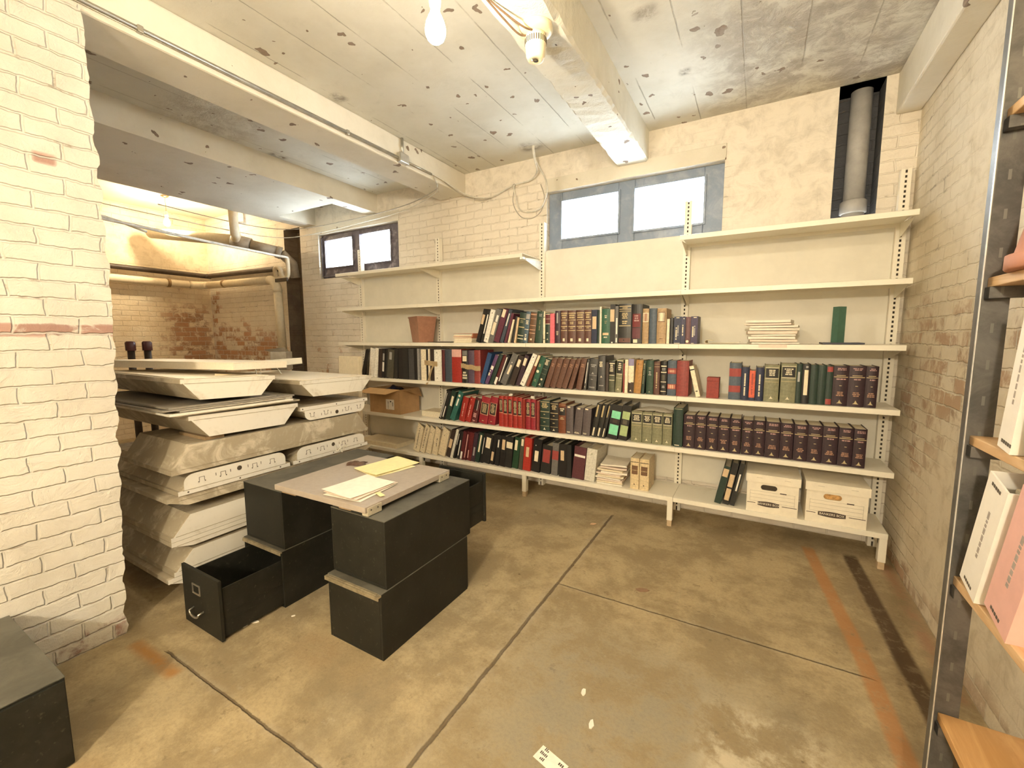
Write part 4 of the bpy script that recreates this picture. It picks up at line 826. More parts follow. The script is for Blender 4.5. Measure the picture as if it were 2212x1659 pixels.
(-2.323,0.0466,0.299,12.1,'bi','dkgreen','green black binder with long cream strip','L:.4,.75,.35,.93,cream'),
(-2.270,0.0314,0.299,11.3,'bi','black','black binder with thin white strip','L:.3,.5,.3,.85,white'),
(-2.237,0.0763,0.290,11.3,'bi','black2','black binder with large cream label','L:.1,.75,.52,.88,cream'),
(-2.154,0.0405,0.298,10.6,'bi','black','black binder with low tan label','L:.1,.7,.12,.42,tan'),
(-2.097,0.0427,0.296,7.9,'bi','black2','black binder with small white strip','L:.3,.6,.6,.85,white'),
(-2.043,0.0575,0.294,6.0,'bi','black','black binder with grey tan label','L:.2,.75,.55,.88,tan'),
(-1.981,0.0664,0.295,5.3,'bi','black2','black binder with tilted cream label','L:.0,.95,.62,.82,cream'),
(-1.911,0.0602,0.297,7.7,'bi','green3','green binder with cream label','L:.1,.55,.58,.9,cream'),
(-1.839,0.0375,0.303,5.8,'pb','olive','grey olive binder with small cream label','L:.2,.8,.74,.95,cream'),
(-1.795,0.0745,0.304,4.8,'bi','red4','bright red binder with tan label','L:.3,.7,.42,.72,tan'),
(-1.709,0.0802,0.304,6.1,'bi','black','black binder with cream label right of red','L:.25,.7,.32,.64,cream D:.3,.8,white'),
(-1.619,0.0919,0.258,6.0,'bi','black2','shorter black book with square red label','L:.1,.85,.38,.84,brick'),
(-1.514,0.0588,0.289,3.5,'bi','grey','grey book with red label band','L:.0,1,.48,.76,brick'),
(-1.436,0.0707,0.291,0.0,'bi','black','black book with tan label left of maroon','L:.2,.65,.5,.8,tan'),
(-1.363,0.0391,0.291,0.0,'bi','black2','slim plain black book left of maroon binder',''),
(-1.320,0.1050,0.281,5.4,'bi','maroon3','maroon binder with white label band','L:.05,.95,.68,.75,white'),
(-1.207,0.0876,0.279,5.0,'bi','white2','wide white spined black binder','T:.85,.05,sage'),
(-0.824,0.0674,0.252,0.0,'bk','tan3','left of two tan law volumes','B:.86,.88,brown3 L:.15,.85,.48,.76,brown L:.2,.8,.6,.62,gold D:.5,.16,brown3'),
(-0.751,0.0714,0.253,0.0,'bk','tan3','right of two tan law volumes','B:.86,.88,brown3 L:.15,.85,.48,.76,brown L:.2,.8,.6,.62,gold D:.5,.16,brown3'),
(-0.212,0.0430,0.285,11.4,'bi','dkgreen','green black leaning binder with two tan labels','L:.05,.85,.72,.93,tan'),
(-0.159,0.0405,0.316,9.8,'bi','black','middle leaning black binder with stacked tan labels','L:.1,.85,.42,.72,tan L:.1,.85,.1,.38,tan'),
(-0.115,0.0331,0.319,10.5,'bi','black2','leaning black binder with white strip against box','L:.4,.7,.35,.75,white'),
],
}
ZS = {'S3': 1.384, 'S4': 1.0, 'S5': .617, 'S6': .232}
YS = {'S3': 3.325, 'S4': 3.325, 'S5': 3.325, 'S6': 3.335}
ROWN = {'S3': 'top book row', 'S4': 'second book row', 'S5': 'third book row', 'S6': 'lowest book row'}
sd = 0
for row, items in TABLE.items():
    for (x, w, h, ang, kind, col, desc, spec) in items:
        sd += 1
        book(kind, x, YS[row]+random.uniform(0,.008), ZS[row], w, h, ang, col, desc+', '+ROWN[row], spec, 'books and binders on the '+ROWN[row], sd)

# ================================================================ OTHER THINGS ON THE SHELVES
m_white = M('white_paper', (.80,.75,.66), .7, 0, .05, 30); m_cream_paper = M('cream_paper', (.76,.67,.50), .7, 0, .06, 30)
m_pinkish = M('pinkish_paper', (.74,.62,.53), .7, 0, .06, 30); m_yellow = M('yellow_paper', (.82,.73,.40), .7, 0, .05, 30)
m_orange = M('orange_folder', (.55,.20,.10), .6, 0, .12, 30); m_ink = M('print_ink', (.09,.075,.06), .7)
def sheet(name, label, cat, x0, x1, y0, y1, z, t, mat, rot=0, wav=.003, seed=0, group=None, parent=None):
    rnd = random.Random(seed); nx, ny = 10, 8; vs, fs = [], []
    ph = [rnd.uniform(0, 6) for _ in range(4)]; cx, cy = (x0+x1)/2, (y0+y1)/2
    def zz(u, v): return wav*(.5+.5*math.sin(u*5+ph[0])*math.cos(v*4+ph[1])) + wav*.8*((u-.5)**2+(v-.5)**2)*2
    for top in (0, 1):
        for j in range(ny+1):
            for i in range(nx+1):
                u, v = i/nx, j/ny; vs.append(((u-.5)*(x1-x0), (v-.5)*(y1-y0), zz(u, v)+t*top))
    N = (nx+1)*(ny+1)
    for j in range(ny):
        for i in range(nx):
            a = j*(nx+1)+i; fs.append((a, a+nx+1, a+nx+2, a+1)); fs.append((N+a, N+a+1, N+a+nx+2, N+a+nx+1))
    for i in range(nx):
        fs.append((i, i+1, N+i+1, N+i)); a = ny*(nx+1)+i; fs.append((a+1, a, N+a, N+a+1))
    for j in range(ny):
        a = j*(nx+1); fs.append((a+nx+1, a, N+a, N+a+nx+1)); a += nx; fs.append((a, a+nx+1, N+a+nx+1, N+a))
    o = MB().add(vs, fs, None, False).build(name, mat, parent)
    o.location = (cx, cy, z); o.rotation_euler = (0, 0, R(rot))
    if label: tag(o, label, cat, group)
    return o

# brown waste bin on the third full shelf
def tapered_bin(name, label, x, y, z, w0, d0, w1, d1, h, mat, rot):
    t = thing(name, label, 'bin', (x, y, z+.0006), (0, 0, R(rot)))
    mb = MB(); e = .006
    def ring(w, d, zz): return [(-w/2,-d/2,zz),(w/2,-d/2,zz),(w/2,d/2,zz),(-w/2,d/2,zz)]
    vs = ring(w0,d0,0)+ring(w1,d1,h)+ring(w1-2*e,d1-2*e,h)+ring(w0-2*e,d0-2*e,e)
    fs = [(3,2,1,0)]
    for a in (0, 4, 8):
        for i in range(4): k = (i+1) % 4; fs.append((a+i, a+k, a+4+k, a+4+i))
    fs.append((12,13,14,15)); mb.add(vs, fs).build('bin_body', mat, t, bevel=.004)
    mb = MB(); mb.box(-w1/2-.003, w1/2+.003, -d1/2-.003, -d1/2+.003, h-.014, h+.001); mb.box(-w1/2-.003, w1/2+.003, d1/2-.003, d1/2+.003, h-.014, h+.001)
    mb.box(-w1/2-.003, -w1/2+.003, -d1/2+.0031, d1/2-.0031, h-.014, h+.001); mb.box(w1/2-.003, w1/2+.003, -d1/2+.0031, d1/2-.0031, h-.014, h+.001)
    mb.build('bin_rim', mat, t)
    return t
tapered_bin('waste_bin', 'brown tapered waste bin standing alone on the upper left shelf', -3.07, 3.485, 1.384, .20, .155, .27, .21, .265, M('brown_plastic', (.34,.17,.11), .45), -28)
sheet('dark_folder', 'thin dark folder lying flat right of the brown waste bin', 'folder', -2.90, -2.62, 3.36, 3.58, 1.3846, .005, M('dark_folder', (.07,.045,.03), .6), 3, .002, 5)
for i, (nm, lb, ct, h, mt, dx) in enumerate([
    ('book', 'cream book lying flat at the bottom of a small pile, upper shelf', 'book', .018, m_cream_paper, 0),
    ('book', 'white book lying flat second from bottom of the small pile', 'book', .024, m_pinkish, .004),
    ('file_folder', 'red orange folder lying on two flat books', 'folder', .015, m_orange, -.012),
    ('file_folder', 'topmost red orange folder of the small pile, upper shelf', 'folder', .030, m_orange, -.004)]):
    z = 1.385 + [0, .0185, .043, .0585][i]
    if 'book' in nm:
        t = thing(nm, lb, ct, (-2.565+dx, 3.36, z), (0,0,0), 'small flat pile on the upper shelf')
        MB().box(0,.21,0,.25,0,.002).box(0,.21,0,.25,h-.002,h).box(0,.002,0,.25,.002,h-.002).build('cover', mt, t)
        MB().box(.0022,.207,.002,.248,.0022,h-.0022).build('page_block', m_paper, t)
    else:
        t = thing(nm, lb, ct, (-2.565+dx, 3.36, z), (0,0,R(1.5*(i-2))), 'small flat pile on the upper shelf')
        MB().prism([(0,0),(.225,0),(.225,h),(.219,h),(.219,.002),(0,.002)], 0, .24, 'y').box(0,.219,0,.24,h-.002,h).build('folder_cover', mt, t)
        MB().box(.004,.21,.004,.236,.0022,h*.55).build('papers', m_cream_paper, t)
# rolled tan envelope
t = thing('envelope', 'tan envelope with one curled end right of the navy paperbacks', 'envelope', (-.345, 3.33, 1.3875))
mb = MB(); pr = arc((.035,0,.012), .011, R(90), R(270), 10, 'xz'); pts = [(p[0], p[2]) for p in pr]
low = [(.06,.004),(.15,.003),(.225,.006),(.24,.012)]
o_ = [(.07,.020)] + pts + [(.035+.02,.0025)] + low; i_ = [(a, b+.003) for a, b in reversed(low)] + [(.05,.006)]
vs = [(p[0],0,p[1]) for p in o_] + [(p[0],.2,p[1]) for p in o_]; n = len(o_)
mb.add(vs, [(i, i+1, n+i+1, n+i) for i in range(n-1)])
ob = mb.build('paper', m_cream_paper, t, fix=False); sm = ob.modifiers.new('thick', 'SOLIDIFY'); sm.thickness = .0025
# pile of folders and papers, right of top book row
rnd = random.Random(11); z = 1.385
for i in range(9):
    h = [.010,.014,.016,.010,.018,.016,.012,.012,.016][i]; dx = rnd.uniform(-.024,.024)
    lb = ['lowest','second','third','fourth','fifth','sixth','seventh','eighth','topmost'][i]
    sheet('paper_folder', lb+' white folder counting upward in the upper right paper pile', 'papers', -.045+dx, .225+dx+rnd.uniform(-.02,.02), 3.345, 3.56, z, h, [m_white,m_pinkish,m_white][i % 3], rnd.uniform(-9,9), .0015, i, 'papers piled on the upper right shelf')
    z += h+.0042
t = tag(MB().prism([(0,0),(.0012,0),(.0012,.0215),(.06,.0215),(.06,.0221),(0,.0221)],0,.16,'x').build('paper_sheet', m_pinkish), 'pale sheet hanging over the shelf edge below the folder pile', 'paper'); t.location = (.01, 3.2982, 1.3624)
# dark green book standing on end on a dark flat folder
sheet('dark_folder', 'dark flat folder under the standing green book', 'folder', .365, .575, 3.36, 3.56, 1.3846, .010, M('dark_blue_folder', (.03,.03,.05), .5), 0, .001, 3)
t = thing('book', 'green hardback standing cornerwise on a dark flat folder', 'book', (.437, 3.375, 1.3965), (0, 0, R(38)))
MB().prism([(0,0),(.052,0),(.052,.003),(.004,.003),(.004,.041),(.052,.041),(.052,.044),(0,.044)], 0, .225, 'z').build('cover', M('cloth_deepgreen', (.06,.14,.10), .5), t)
MB().box(.0045,.050,.0035,.0405,.003,.221).build('page_block', M('green_page_edges', (.30,.38,.24), .7), t)
# tape strips on the second row
m_tape = M('brown_packing_tape', (.40,.30,.17), .3, 0, .15, 20)
t = thing('packing_tape_strip', 'brown tape strip across binders with a tail over the shelf edge', 'tape', (-2.91, 3.3, 1.2))
mb = MB(); n = 10
for i in range(n):
    u0, u1 = i/n, (i+1)/n; f = lambda u: (.165*u, .018+.003*math.sin(u*9), -.012-.012*u); a, b = f(u0), f(u1)
    mb.quad((a[0],a[1],a[2]-.028),(b[0],b[1],b[2]-.028),(b[0],b[1],b[2]+.020),(a[0],a[1],a[2]+.020))
mb.build('crossing_strip', m_tape, t, fix=False)
mb = MB(); P = smooth_path([(.13,.014,-.03),(.09,.010,-.10),(.065,.006,-.18),(.055,.002,-.205),(.04,-.004,-.24)], 4)
for a, b in zip(P, P[1:]): mb.quad((a.x-.014,a.y,a.z),(a.x+.014,a.y,a.z+.006),(b.x+.014,b.y,b.z+.006),(b.x-.014,b.y,b.z))
mb.build('tail_strip', m_tape, t, fix=False)
mb = MB()
for i in range(n):
    u0, u1 = i/n, (i+1)/n; f = lambda u: (.225*u, .018+.003*math.sin(u*7), .012-.022*u+.004*math.sin(u*14)); a, b = f(u0), f(u1)
    mb.quad((a[0],a[1],a[2]-.027),(b[0],b[1],b[2]-.022),(b[0],b[1],b[2]+.018),(a[0],a[1],a[2]+.024))
o = mb.build('packing_tape_strip', m_tape, fix=False); o.location = (-2.455, 3.3, 1.155); tag(o, 'brown tape strip across black, purple and brick red books', 'tape')

# cardboard carton with a black bag
m_card = M('brown_cardboard', (.44,.27,.13), .75, 0, .10, 12); m_card2 = M('fresh_cardboard', (.62,.40,.19), .75, 0, .06, 12)
t = thing('cardboard_carton', 'open cardboard carton with shipping label and a dark bag inside', 'box', (-3.71, 3.315, .6176))
w, d, h = .45, .30, .265; e = .004; mb = MB()
mb.box(0,w,0,e,0,h).box(0,w,d-e,d,0,h).box(0,e,e,d-e,0,h).box(w-e,w,e,d-e,0,h).box(e,w-e,e,d-e,0,e); mb.build('carton_body', m_card, t)
mb = MB(); mb.add([(0,0,h),(w,0,h),(w-.10,-.105,h-.045),(-.075,-.105,h-.045),(0,.003,h+.003),(w,.003,h+.003),(w-.10,-.105,h-.041),(-.075,-.105,h-.041)],[(0,1,2,3),(7,6,5,4),(0,3,7,4),(3,2,6,7),(2,1,5,6)]); mb.build('front_flap', m_card2, t)
mb = MB(); mb.add([(w,.0,h),(w,d,h),(w+.05,d-.01,h-.10),(w+.035,.09,h-.02),(w-.003,0,h),(w-.003,d,h)],[(0,1,2,3),(0,4,5,1)]); ob = mb.build('side_flap', m_card, t); ob.modifiers.new('s','SOLIDIFY').thickness = .003
mb = MB(); mb.add([(0,d,h),(w,d,h),(w-.02,d-.12,h+.012),(.16,d-.10,h+.016)],[(0,1,2,3)]); ob = mb.build('back_flap', m_card, t); ob.modifiers.new('s','SOLIDIFY').thickness = .003
MB().box(.245,.365,-.001,-.0002,.045,.155).build('shipping_label', m_white, t)
mb = MB(); rnd = random.Random(4)
for i in range(9): mb.box(.272,.272+.010,-.0014,-.0011,.055+.009*i,.055+.009*i+rnd.uniform(.003,.007))
for i in range(4): mb.box(.338,.352,-.0014,-.0011,.085+.011*i,.092+.011*i)
mb.box(.305,.325,-.0014,-.0011,.125,.14); mb.build('label_print', m_ink, t)
# bag
m_bag = M('black_bag', (.018,.018,.035), .22, 0, .3, 14, .002)
rnd = random.Random(8); nu, nv = 20, 10; vs, fs = [], []
for j in range(nv+1):
    for i in range(nu+1):
        u, v = i/nu, j/nv; hump = math.sin(PI*u)**.7*math.sin(PI*v)**.6
        vs.append((.012+u*.425, .012+v*.275, .12+.165*hump+.012*math.sin(u*21+v*9)*hump))
for j in range(nv):
    for i in range(nu): a = j*(nu+1)+i; fs.append((a, a+1, a+nu+2, a+nu+1))
ob = tag(MB().add(vs, fs, None, True).build('plastic_bag', m_bag), 'shiny dark bag bulging out of the cardboard carton', 'bag'); ob.location = (-3.71, 3.315, .62)
# lying books and papers
t = thing('book', 'cream book lying flat between the carton and black binders', 'book', (-3.02, 3.385, .6176))
MB().box(0,.245,0,.2,0,.003).box(0,.245,0,.2,.053,.056).box(0,.003,0,.2,.003,.053).build('cover', m_cream_paper, t)
MB().box(.0032,.242,.002,.198,.0032,.0528).build('page_block', m_paper, t)
t = thing('storage_box_lid', 'flat cream box lid at the left end of the lowest shelf', 'box', (-3.93, 3.33, .2326))
MB().box(0,.58,0,.28,.04,.045).box(0,.58,0,.004,0,.04).box(0,.58,.276,.28,0,.04).box(0,.004,.004,.276,0,.04).box(.576,.58,.004,.276,0,.04).build('lid_shell', m_cream_paper, t)
rnd = random.Random(21); z = .2328
for i in range(10):
    h = rnd.uniform(.009,.016); dx = -.02+.004*i+rnd.uniform(-.012,.012)
    lb = ['lowest','second','third','fourth','fifth','sixth','seventh','eighth','ninth','topmost'][i]
    wav = .0015 if i < 8 else .006
    sheet('paper_stack', lb+' sheaf counting upward in the lowest shelf paper pile', 'papers', -1.085+dx, -.875+dx, 3.335, 3.60, z, h, [m_white,m_cream_paper,m_pinkish][i % 3], rnd.uniform(-9,9), wav, 30+i, 'papers piled on the lowest shelf')
    z += h+wav*1.6+.0012
def crumple(label, x, y, z, s, seed):
    rnd = random.Random(seed); bm = bmesh.new(); bmesh.ops.create_icosphere(bm, subdivisions=2, radius=s)
    for v in bm.verts: v.co *= rnd.uniform(.6, 1.15); v.co.z = max(v.co.z*.7, -s*.45)
    me = bpy.data.meshes.new('crumpled_paper'); bm.to_mesh(me); bm.free(); me.materials.append(m_white)
    o = bpy.data.objects.new('crumpled_paper', me); COL.objects.link(o); o.location = (x, y, z); tag(o, label, 'paper')
crumple('crumpled white paper on top of the third slim red book', -1.93, 3.36, .617+.285+.010, .022, 1)
crumple('crumpled white paper on top of the red books near the green volume', -1.715, 3.38, .617+.273+.010, .024, 2)
# paper draped over the four sage volumes
nx, ny = 16, 5; vs, fs = [], []
for j in range(ny+1):
    for i in range(nx+1):
        u, v = i/nx, j/ny; vs.append((.03+u*.26, .012+.17*v, .247+.016*math.sin(PI*min(1, u*1.15))*(.4+.6*v)+.002*math.sin(u*15+v*4)))
for j in range(ny):
    for i in range(nx): a = j*(nx+1)+i; fs.append((a, a+1, a+nx+2, a+nx+1))
ob = tag(MB().add(vs, fs, None, True).build('paper_sheet', m_white, fix=False), 'buckled white sheet on top of four sage law volumes', 'paper'); ob.location = (-.825, 3.335, .6176)

# two white archive boxes
m_box = M('white_box_card', (.80,.74,.62), .7, 0, .05, 18); m_bprint = M('brown_black_print', (.065,.045,.035), .6); m_grey_line = M('grey_print', (.30,.26,.20), .7)
def text_mesh(body, size, mat, parent, loc, rot, name='lettering', sx=1.0):
    cu = bpy.data.curves.new('txt', 'FONT'); cu.body = body; cu.size = size; cu.align_x = 'CENTER'; cu.align_y = 'CENTER'
    ob = bpy.data.objects.new('txt', cu); COL.objects.link(ob)
    dg = bpy.context.evaluated_depsgraph_get(); me = bpy.data.meshes.new_from_object(ob.evaluated_get(dg)); bpy.data.objects.remove(ob); bpy.data.curves.remove(cu)
    me.name = name; me.materials.clear(); me.materials.append(mat)
    o = bpy.data.objects.new(name, me); COL.objects.link(o); o.parent = parent; o.location = loc; o.rotation_euler = rot; o.scale = (sx, 1, 1); return o
def archive_box(x0, w, label, tan):
    t = thing('archive_box', label, 'box', (x0, 3.312, .2326), (0,0,0), 'archive boxes on the lowest shelf')
    d, h, e = .33, .262, .004; mb = MB()
    hx, hz, hw, hh = w/2-.02, .178, .048, .018
    n = 10; slot = [(hx+hw-hh+hh*math.cos(a), hz+hh*math.sin(a)) for a in [(-.5+i/n)*PI for i in range(n+1)]] + [(hx-hw+hh+hh*math.cos(a), hz+hh*math.sin(a)) for a in [(.5+i/n)*PI for i in range(n+1)]]
    # front panel with a real hand hole
    bm = bmesh.new(); outer = [bm.verts.new((a, 0, b)) for a, b in [(0,0),(w,0),(w,h),(0,h)]]; inner = [bm.verts.new((a, 0, b)) for a, b in slot]
    ed = [bm.edges.new((outer[i], outer[(i+1) % 4])) for i in range(4)] + [bm.edges.new((inner[i], inner[(i+1) % len(inner)])) for i in range(len(inner))]
    bmesh.ops.triangle_fill(bm, use_beauty=True, edges=ed); me = bpy.data.meshes.new('front_panel'); bm.to_mesh(me); bm.free(); me.materials.append(m_box)
    o = bpy.data.objects.new('front_panel', me); COL.objects.link(o); o.parent = t; o.modifiers.new('s', 'SOLIDIFY').thickness = .004; o.modifiers['s'].offset = 0
    mb.box(0,w,d-e,d,0,h).box(0,e,.003,d-e,0,h).box(w-e,w,.003,d-e,0,h).box(e,w-e,.003,d-e,0,e); mb.build('box_body', m_box, t)
    lid = MB().box(-.008,w+.008,-.012,d+.008,h+.001,h+.005).box(-.008,w+.008,-.012,-.006,h-.050,h+.001).box(-.008,w+.008,d+.004,d+.008,h-.050,h+.001).box(-.008,-.004,-.006,d+.004,h-.05,h+.001).box(w+.004,w+.008,-.006,d+.004,h-.05,h+.001).build('lid', m_box, t)
    mb = MB()
    for a in (.18, .72): mb.box(a*w, a*w+.035, -.0126, -.0122, h-.018, h-.0165)
    mb.build('lid_slot', m_grey_line, lid)
    MB().box(hx-hw-.01, hx+hw+.01, .012, .02, hz-.02, hz+.02).build('hole_paper_or_shade', M('tan_card_inner', (.55,.32,.12), .8, 0, .4, 60) if tan else m_slot, t)  # tan paper in one box; dark sheet as painted shade in the other
    mb = MB(); f = -.0024
    for zz_ in (.075, .1, .125, .147): mb.box(.02, w-.02, f-.0003, f, zz_, zz_+.0012)
    mb.box(w-.021, w-.0198, f-.0003, f, .06, .15); mb.box(.02, .0212, f-.0003, f, .075, .15); mb.build('printed_lines', m_grey_line, t)
    mb = MB(); mb.box(.005, .055, f-.0004, f, .060, .064); mb.box(w-.09, w-.006, f-.0004, f, .060, .064); mb.box(w-.105, w-.068, f-.0006, f, .1465, .1535)
    mb.build('printed_rule', m_bprint, t)
    n = 12; bx0, bx1 = .068, w-.105; pts = [(bx0, .050), (bx0, .074)]
    for i in range(1, n): u = i/n; pts.append((bx0+(bx1-bx0)*u, .074+.0065*math.sin(PI*u)))
    pts += [(bx1, .074), (bx1, .050)]
    for i in range(1, n): u = i/n; pts.append((bx1+(bx0-bx1)*u, .050-.0065*math.sin(PI*u)))
    ob = MB().add([(p[0], f-.0005, p[1]) for p in pts], [tuple(range(len(pts)))]).build('printed_banner', m_bprint, t)
    text_mesh('BANKERS BOX', .021, m_box, ob, ((bx0+bx1)/2, f-.0011, .062), (PI/2, 0, 0), 'banner_lettering', .95)
    return t
archive_box(-.008, .300, 'white archive box with dark empty hand hole, left one', False)
archive_box(.333, .318, 'white archive box with tan paper in the hand hole, right one', True)
# pale board standing left of the shelving
t = tag(MB().box(0,.30,0,.05,0,1.245).build('foam_board', m_cream_paper, bevel=.004), 'pale board standing upright between panel stack and shelving', 'board'); t.location = (-3.82, 2.97, 0); t.rotation_euler = (R(-2),0,0)

# ================================================================ FILE CABINET UNITS
def cab_mat():
    k = NT('olive_black_enamel'); tc = k.n('ShaderNodeTexCoord').outputs['Object']
    a = k.noise(tc, 7, 5, .7); b = k.noise(tc, 60, 3, .6)
    c = k.mix(k.step(a, .35, .7), (.011,.011,.008), (.021,.020,.016)); c = k.mix(k.math('MULTIPLY', k.step(b, .62, .75), .25), c, (.16,.14,.10))
    return k.done(c, k.mix(a, (.42,.42,.42), (.65,.65,.65)), 0.0, Specular_IOR_Level=.28)
m_cab_ = cab_mat()
def cabtop_mat():
    k = NT('lit_grey_cabinet_top'); tc = k.n('ShaderNodeTexCoord').outputs['Object']  # top coloured paler than the body, standing in for light on it
    a = k.noise(tc, 5, 6, .7, .5)
    return k.done(k.mix(k.step(a, .3, .7), (.062,.058,.046), (.118,.112,.09)), .55)
m_cabtop = cabtop_mat(); m_rail = M('worn_steel_rail', (.34,.29,.20), .45, .5, .25, 30); m_hard = M('nickel_handle', (.55,.52,.46), .3, .85)
CW, CD, CH = .355, .64, .318
def file_unit(label, x, y, z, rotz=0, out=0.0, rail=True, CD=.64):
    """one-drawer steel file unit; local front is -y, width along x, depth along +y"""
    t = thing('file_cabinet', label, 'cabinet', (x, y, z+.0004), (0, 0, R(rotz)), None)
    w, d, h, e = CW, CD, CH, .012
    MB().box(0,e,.0,d,0,h-.004).box(w-e,w,0,d,0,h-.004).box(e,w-e,0,d,0,e).box(e,w-e,d-e,d,e,h-.004).box(e,w-e,0,d-e,h-e-.004,h-.004).build('cabinet_shell', m_cab_, t, bevel=.002)
    MB().box(-.001,w+.001,-.001,d+.001,h-.004,h).build('cabinet_top', m_cabtop, t, bevel=.001)
    dr = bpy.data.objects.new('drawer', None)
    o = MB().box(e+.003,w-e-.003,-out+.004,-out+.012,e+.004,h-e-.010)
    o.box(e+.003,e+.010,-out+.012,-out+d-.03,e+.004,h-e-.045).box(w-e-.010,w-e-.003,-out+.012,-out+d-.03,e+.004,h-e-.045)
    o.box(e+.010,w-e-.010,-out+.012,-out+d-.03,e+.004,e+.010).box(e+.010,w-e-.010,-out+d-.037,-out+d-.03,e+.010,h-e-.045)
    o.box(.004,w-.004,-out-.010,-out+.004,.006,h-.010)
    for zz_ in (.09,.13): o.box(w-e-.003,w-e-.001,-out+.03,-out+d-.05,zz_,zz_+.004); o.box(e+.001,e+.003,-out+.03,-out+d-.05,zz_,zz_+.004)
    D = o.build('drawer', m_cab_, t, bevel=.0015)
    f = -out-.010
    mb = MB(); cx, cz = w*.40, h*.66; a, b = .036, .026
    mb.box(cx-a,cx+a,f-.004,f,cz+b-.006,cz+b).box(cx-a,cx+a,f-.004,f,cz-b,cz-b+.006).box(cx-a,cx-a+.006,f-.004,f,cz-b+.006,cz+b-.006).box(cx+a-.006,cx+a,f-.004,f,cz-b+.006,cz+b-.006)
    mb.build('label_holder', m_hard, D)
    hx, hz = w*.42, h*.30
    mb = MB(); mb.tube([(hx-.045,f,hz+.012)]+[(hx+.042*math.cos(PI+PI*i/10), f-.024, hz+.006+.020*math.sin(PI+PI*i/10)) for i in range(11)]+[(hx+.045,f,hz+.012)], .0052, 8); mb.build('handle', m_hard, D)
    if rail:
        mb = MB().box(0,w,d,d+.020,h-.012,h-.004).box(0,w,d+.016,d+.020,h-.022,h-.012).box(.02,w-.02,d,d+.012,h-.004,h-.001)
        mb.build('back_rail', m_rail, t)
    return t
ax, ay = -2.475, 1.262
file_unit('lower left file cabinet with its drawer pulled out toward the viewer', ax, ay, 0, 0, .30, False, .80)
file_unit('upper left file cabinet above the pulled out drawer', ax+CW, ay+.80+.018, CH+.001, 180, 0, False, .80)
MBr = MB().box(0,CW,-.018,0,CH-.012,CH-.002).box(.02,CW-.02,-.012,-.002,CH-.002,CH+.0)
bx_, by_ = -1.729, 1.246
file_unit('lower centre file cabinet with a bright ledge strip', bx_+CW, by_+CD, 0, 180, 0, True)
file_unit('upper centre file cabinet with its drawer pulled out toward the shelving', bx_+CW, by_+CD+.034, CH+.001, 180, .165, False)
# rail of lower left unit
for o in COL.objects:
    if o.get('label', '').startswith('lower left file'):
        MB().box(0,CW,-.009,0,CH-.010,CH-.0045).box(0,CW,-.0105,-.008,CH-.022,CH-.010).build('front_rail', m_rail, o)
file_unit('dark file cabinet cut off by the bottom left corner of the photo', -1.952, .045, 0, 90, 0, False)

# laminate desk top lying across the cabinets
t = thing('table_top', 'grey laminate table top laid across two dark cabinets', 'table top', (-1.80, 1.57, .6402), (0, 0, R(1.2)))
m_lam = M('grey_laminate', (.36,.31,.265), .5, 0, .05, 40)
MB().box(-.335,.318,-.312,.312,.018,.046).build('top_board', m_lam, t, bevel=.002)
m_brk = M('cream_steel_bracket', (.60,.55,.43), .4, .4)
for yy in (-.30, .215):
    mb = MB().box(.3185,.322,yy,yy+.085,.0,.040).box(.285,.3185,yy,yy+.085,.0,.0175)
    o = mb.build('corner_bracket', m_brk, t, bevel=.002)
    mb = MB()
    for k in (.02,.06): mb.tube([(.322,yy+k,.026),(.3235,yy+k,.026)], .004, 8)
    mb.build('bracket_screw', m_ink, o)
mb = MB().box(-.31,-.20,-.29,.29,.0,.0175); mb.build('wood_batten', M('batten_wood', (.30,.21,.12), .7), t)
mb = MB().box(.12,.20,-.29,.29,.0,.0175); mb.build('wood_batten', M('batten_wood', (.30,.21,.12), .7), t)
ZT = .6402+.0465
sheet('paper_sheet', 'lowest white sheet of the fanned papers on the table top', 'paper', -1.785, -1.555, 1.285, 1.545, ZT, .002, m_white, 6, .002, 61, 'white papers on the table top')
sheet('paper_sheet', 'creased white sheet between two others on the table top', 'paper', -1.79, -1.565, 1.290, 1.560, ZT+.0062, .002, m_pinkish, 1, .003, 62, 'white papers on the table top')
sheet('paper_sheet', 'topmost white sheet with a faint pencil sketch on the table top', 'paper', -1.80, -1.575, 1.285, 1.550, ZT+.0138, .0015, m_white, -4, .003, 63, 'white papers on the table top')
sheet('sticky_note', 'small yellow strip poking out of the white papers', 'paper', -1.565, -1.50, 1.395, 1.42, ZT+.004, .0008, m_yellow, -20, .001, 64)
sheet('paper_sheet', 'lowest pale yellow sheet lying askew under the legal pad', 'paper', -1.95, -1.72, 1.60, 1.86, ZT, .002, M('pale_yellow_paper', (.80,.74,.46), .7), -14, .002, 65)
sheet('legal_pad', 'yellow legal pad page on the far side of the table top', 'paper', -1.94, -1.73, 1.60, 1.90, ZT+.0065, .003, m_yellow, -8, .003, 66)
# brown leather glove-like pouch
rnd = random.Random(5); vs, fs = [], []; nu, nv = 12, 6
for j in range(nv+1):
    for i in range(nu+1):
        u, v = i/nu, j/nv; hmp = max(0, math.sin(PI*u)*math.sin(PI*v))**.5
        vs.append((-.055+.11*u+.006*math.sin(v*9), -.035+.07*v+.008*math.sin(u*7), .001+.017*hmp+.004*math.sin(u*17)*hmp))
for j in range(nv):
    for i in range(nu): a = j*(nu+1)+i; fs.append((a, a+1, a+nu+2, a+nu+1))
o = tag(MB().add(vs, fs, None, True).build('leather_scrap', M('dark_brown_leather', (.09,.05,.035), .55, 0, .3, 40, .001), fix=False), 'crumpled dark brown leather scrap at the far end of the table top', 'scrap'); o.location = (-2.04, 1.70, ZT); o.rotation_euler = (0, 0, R(35))

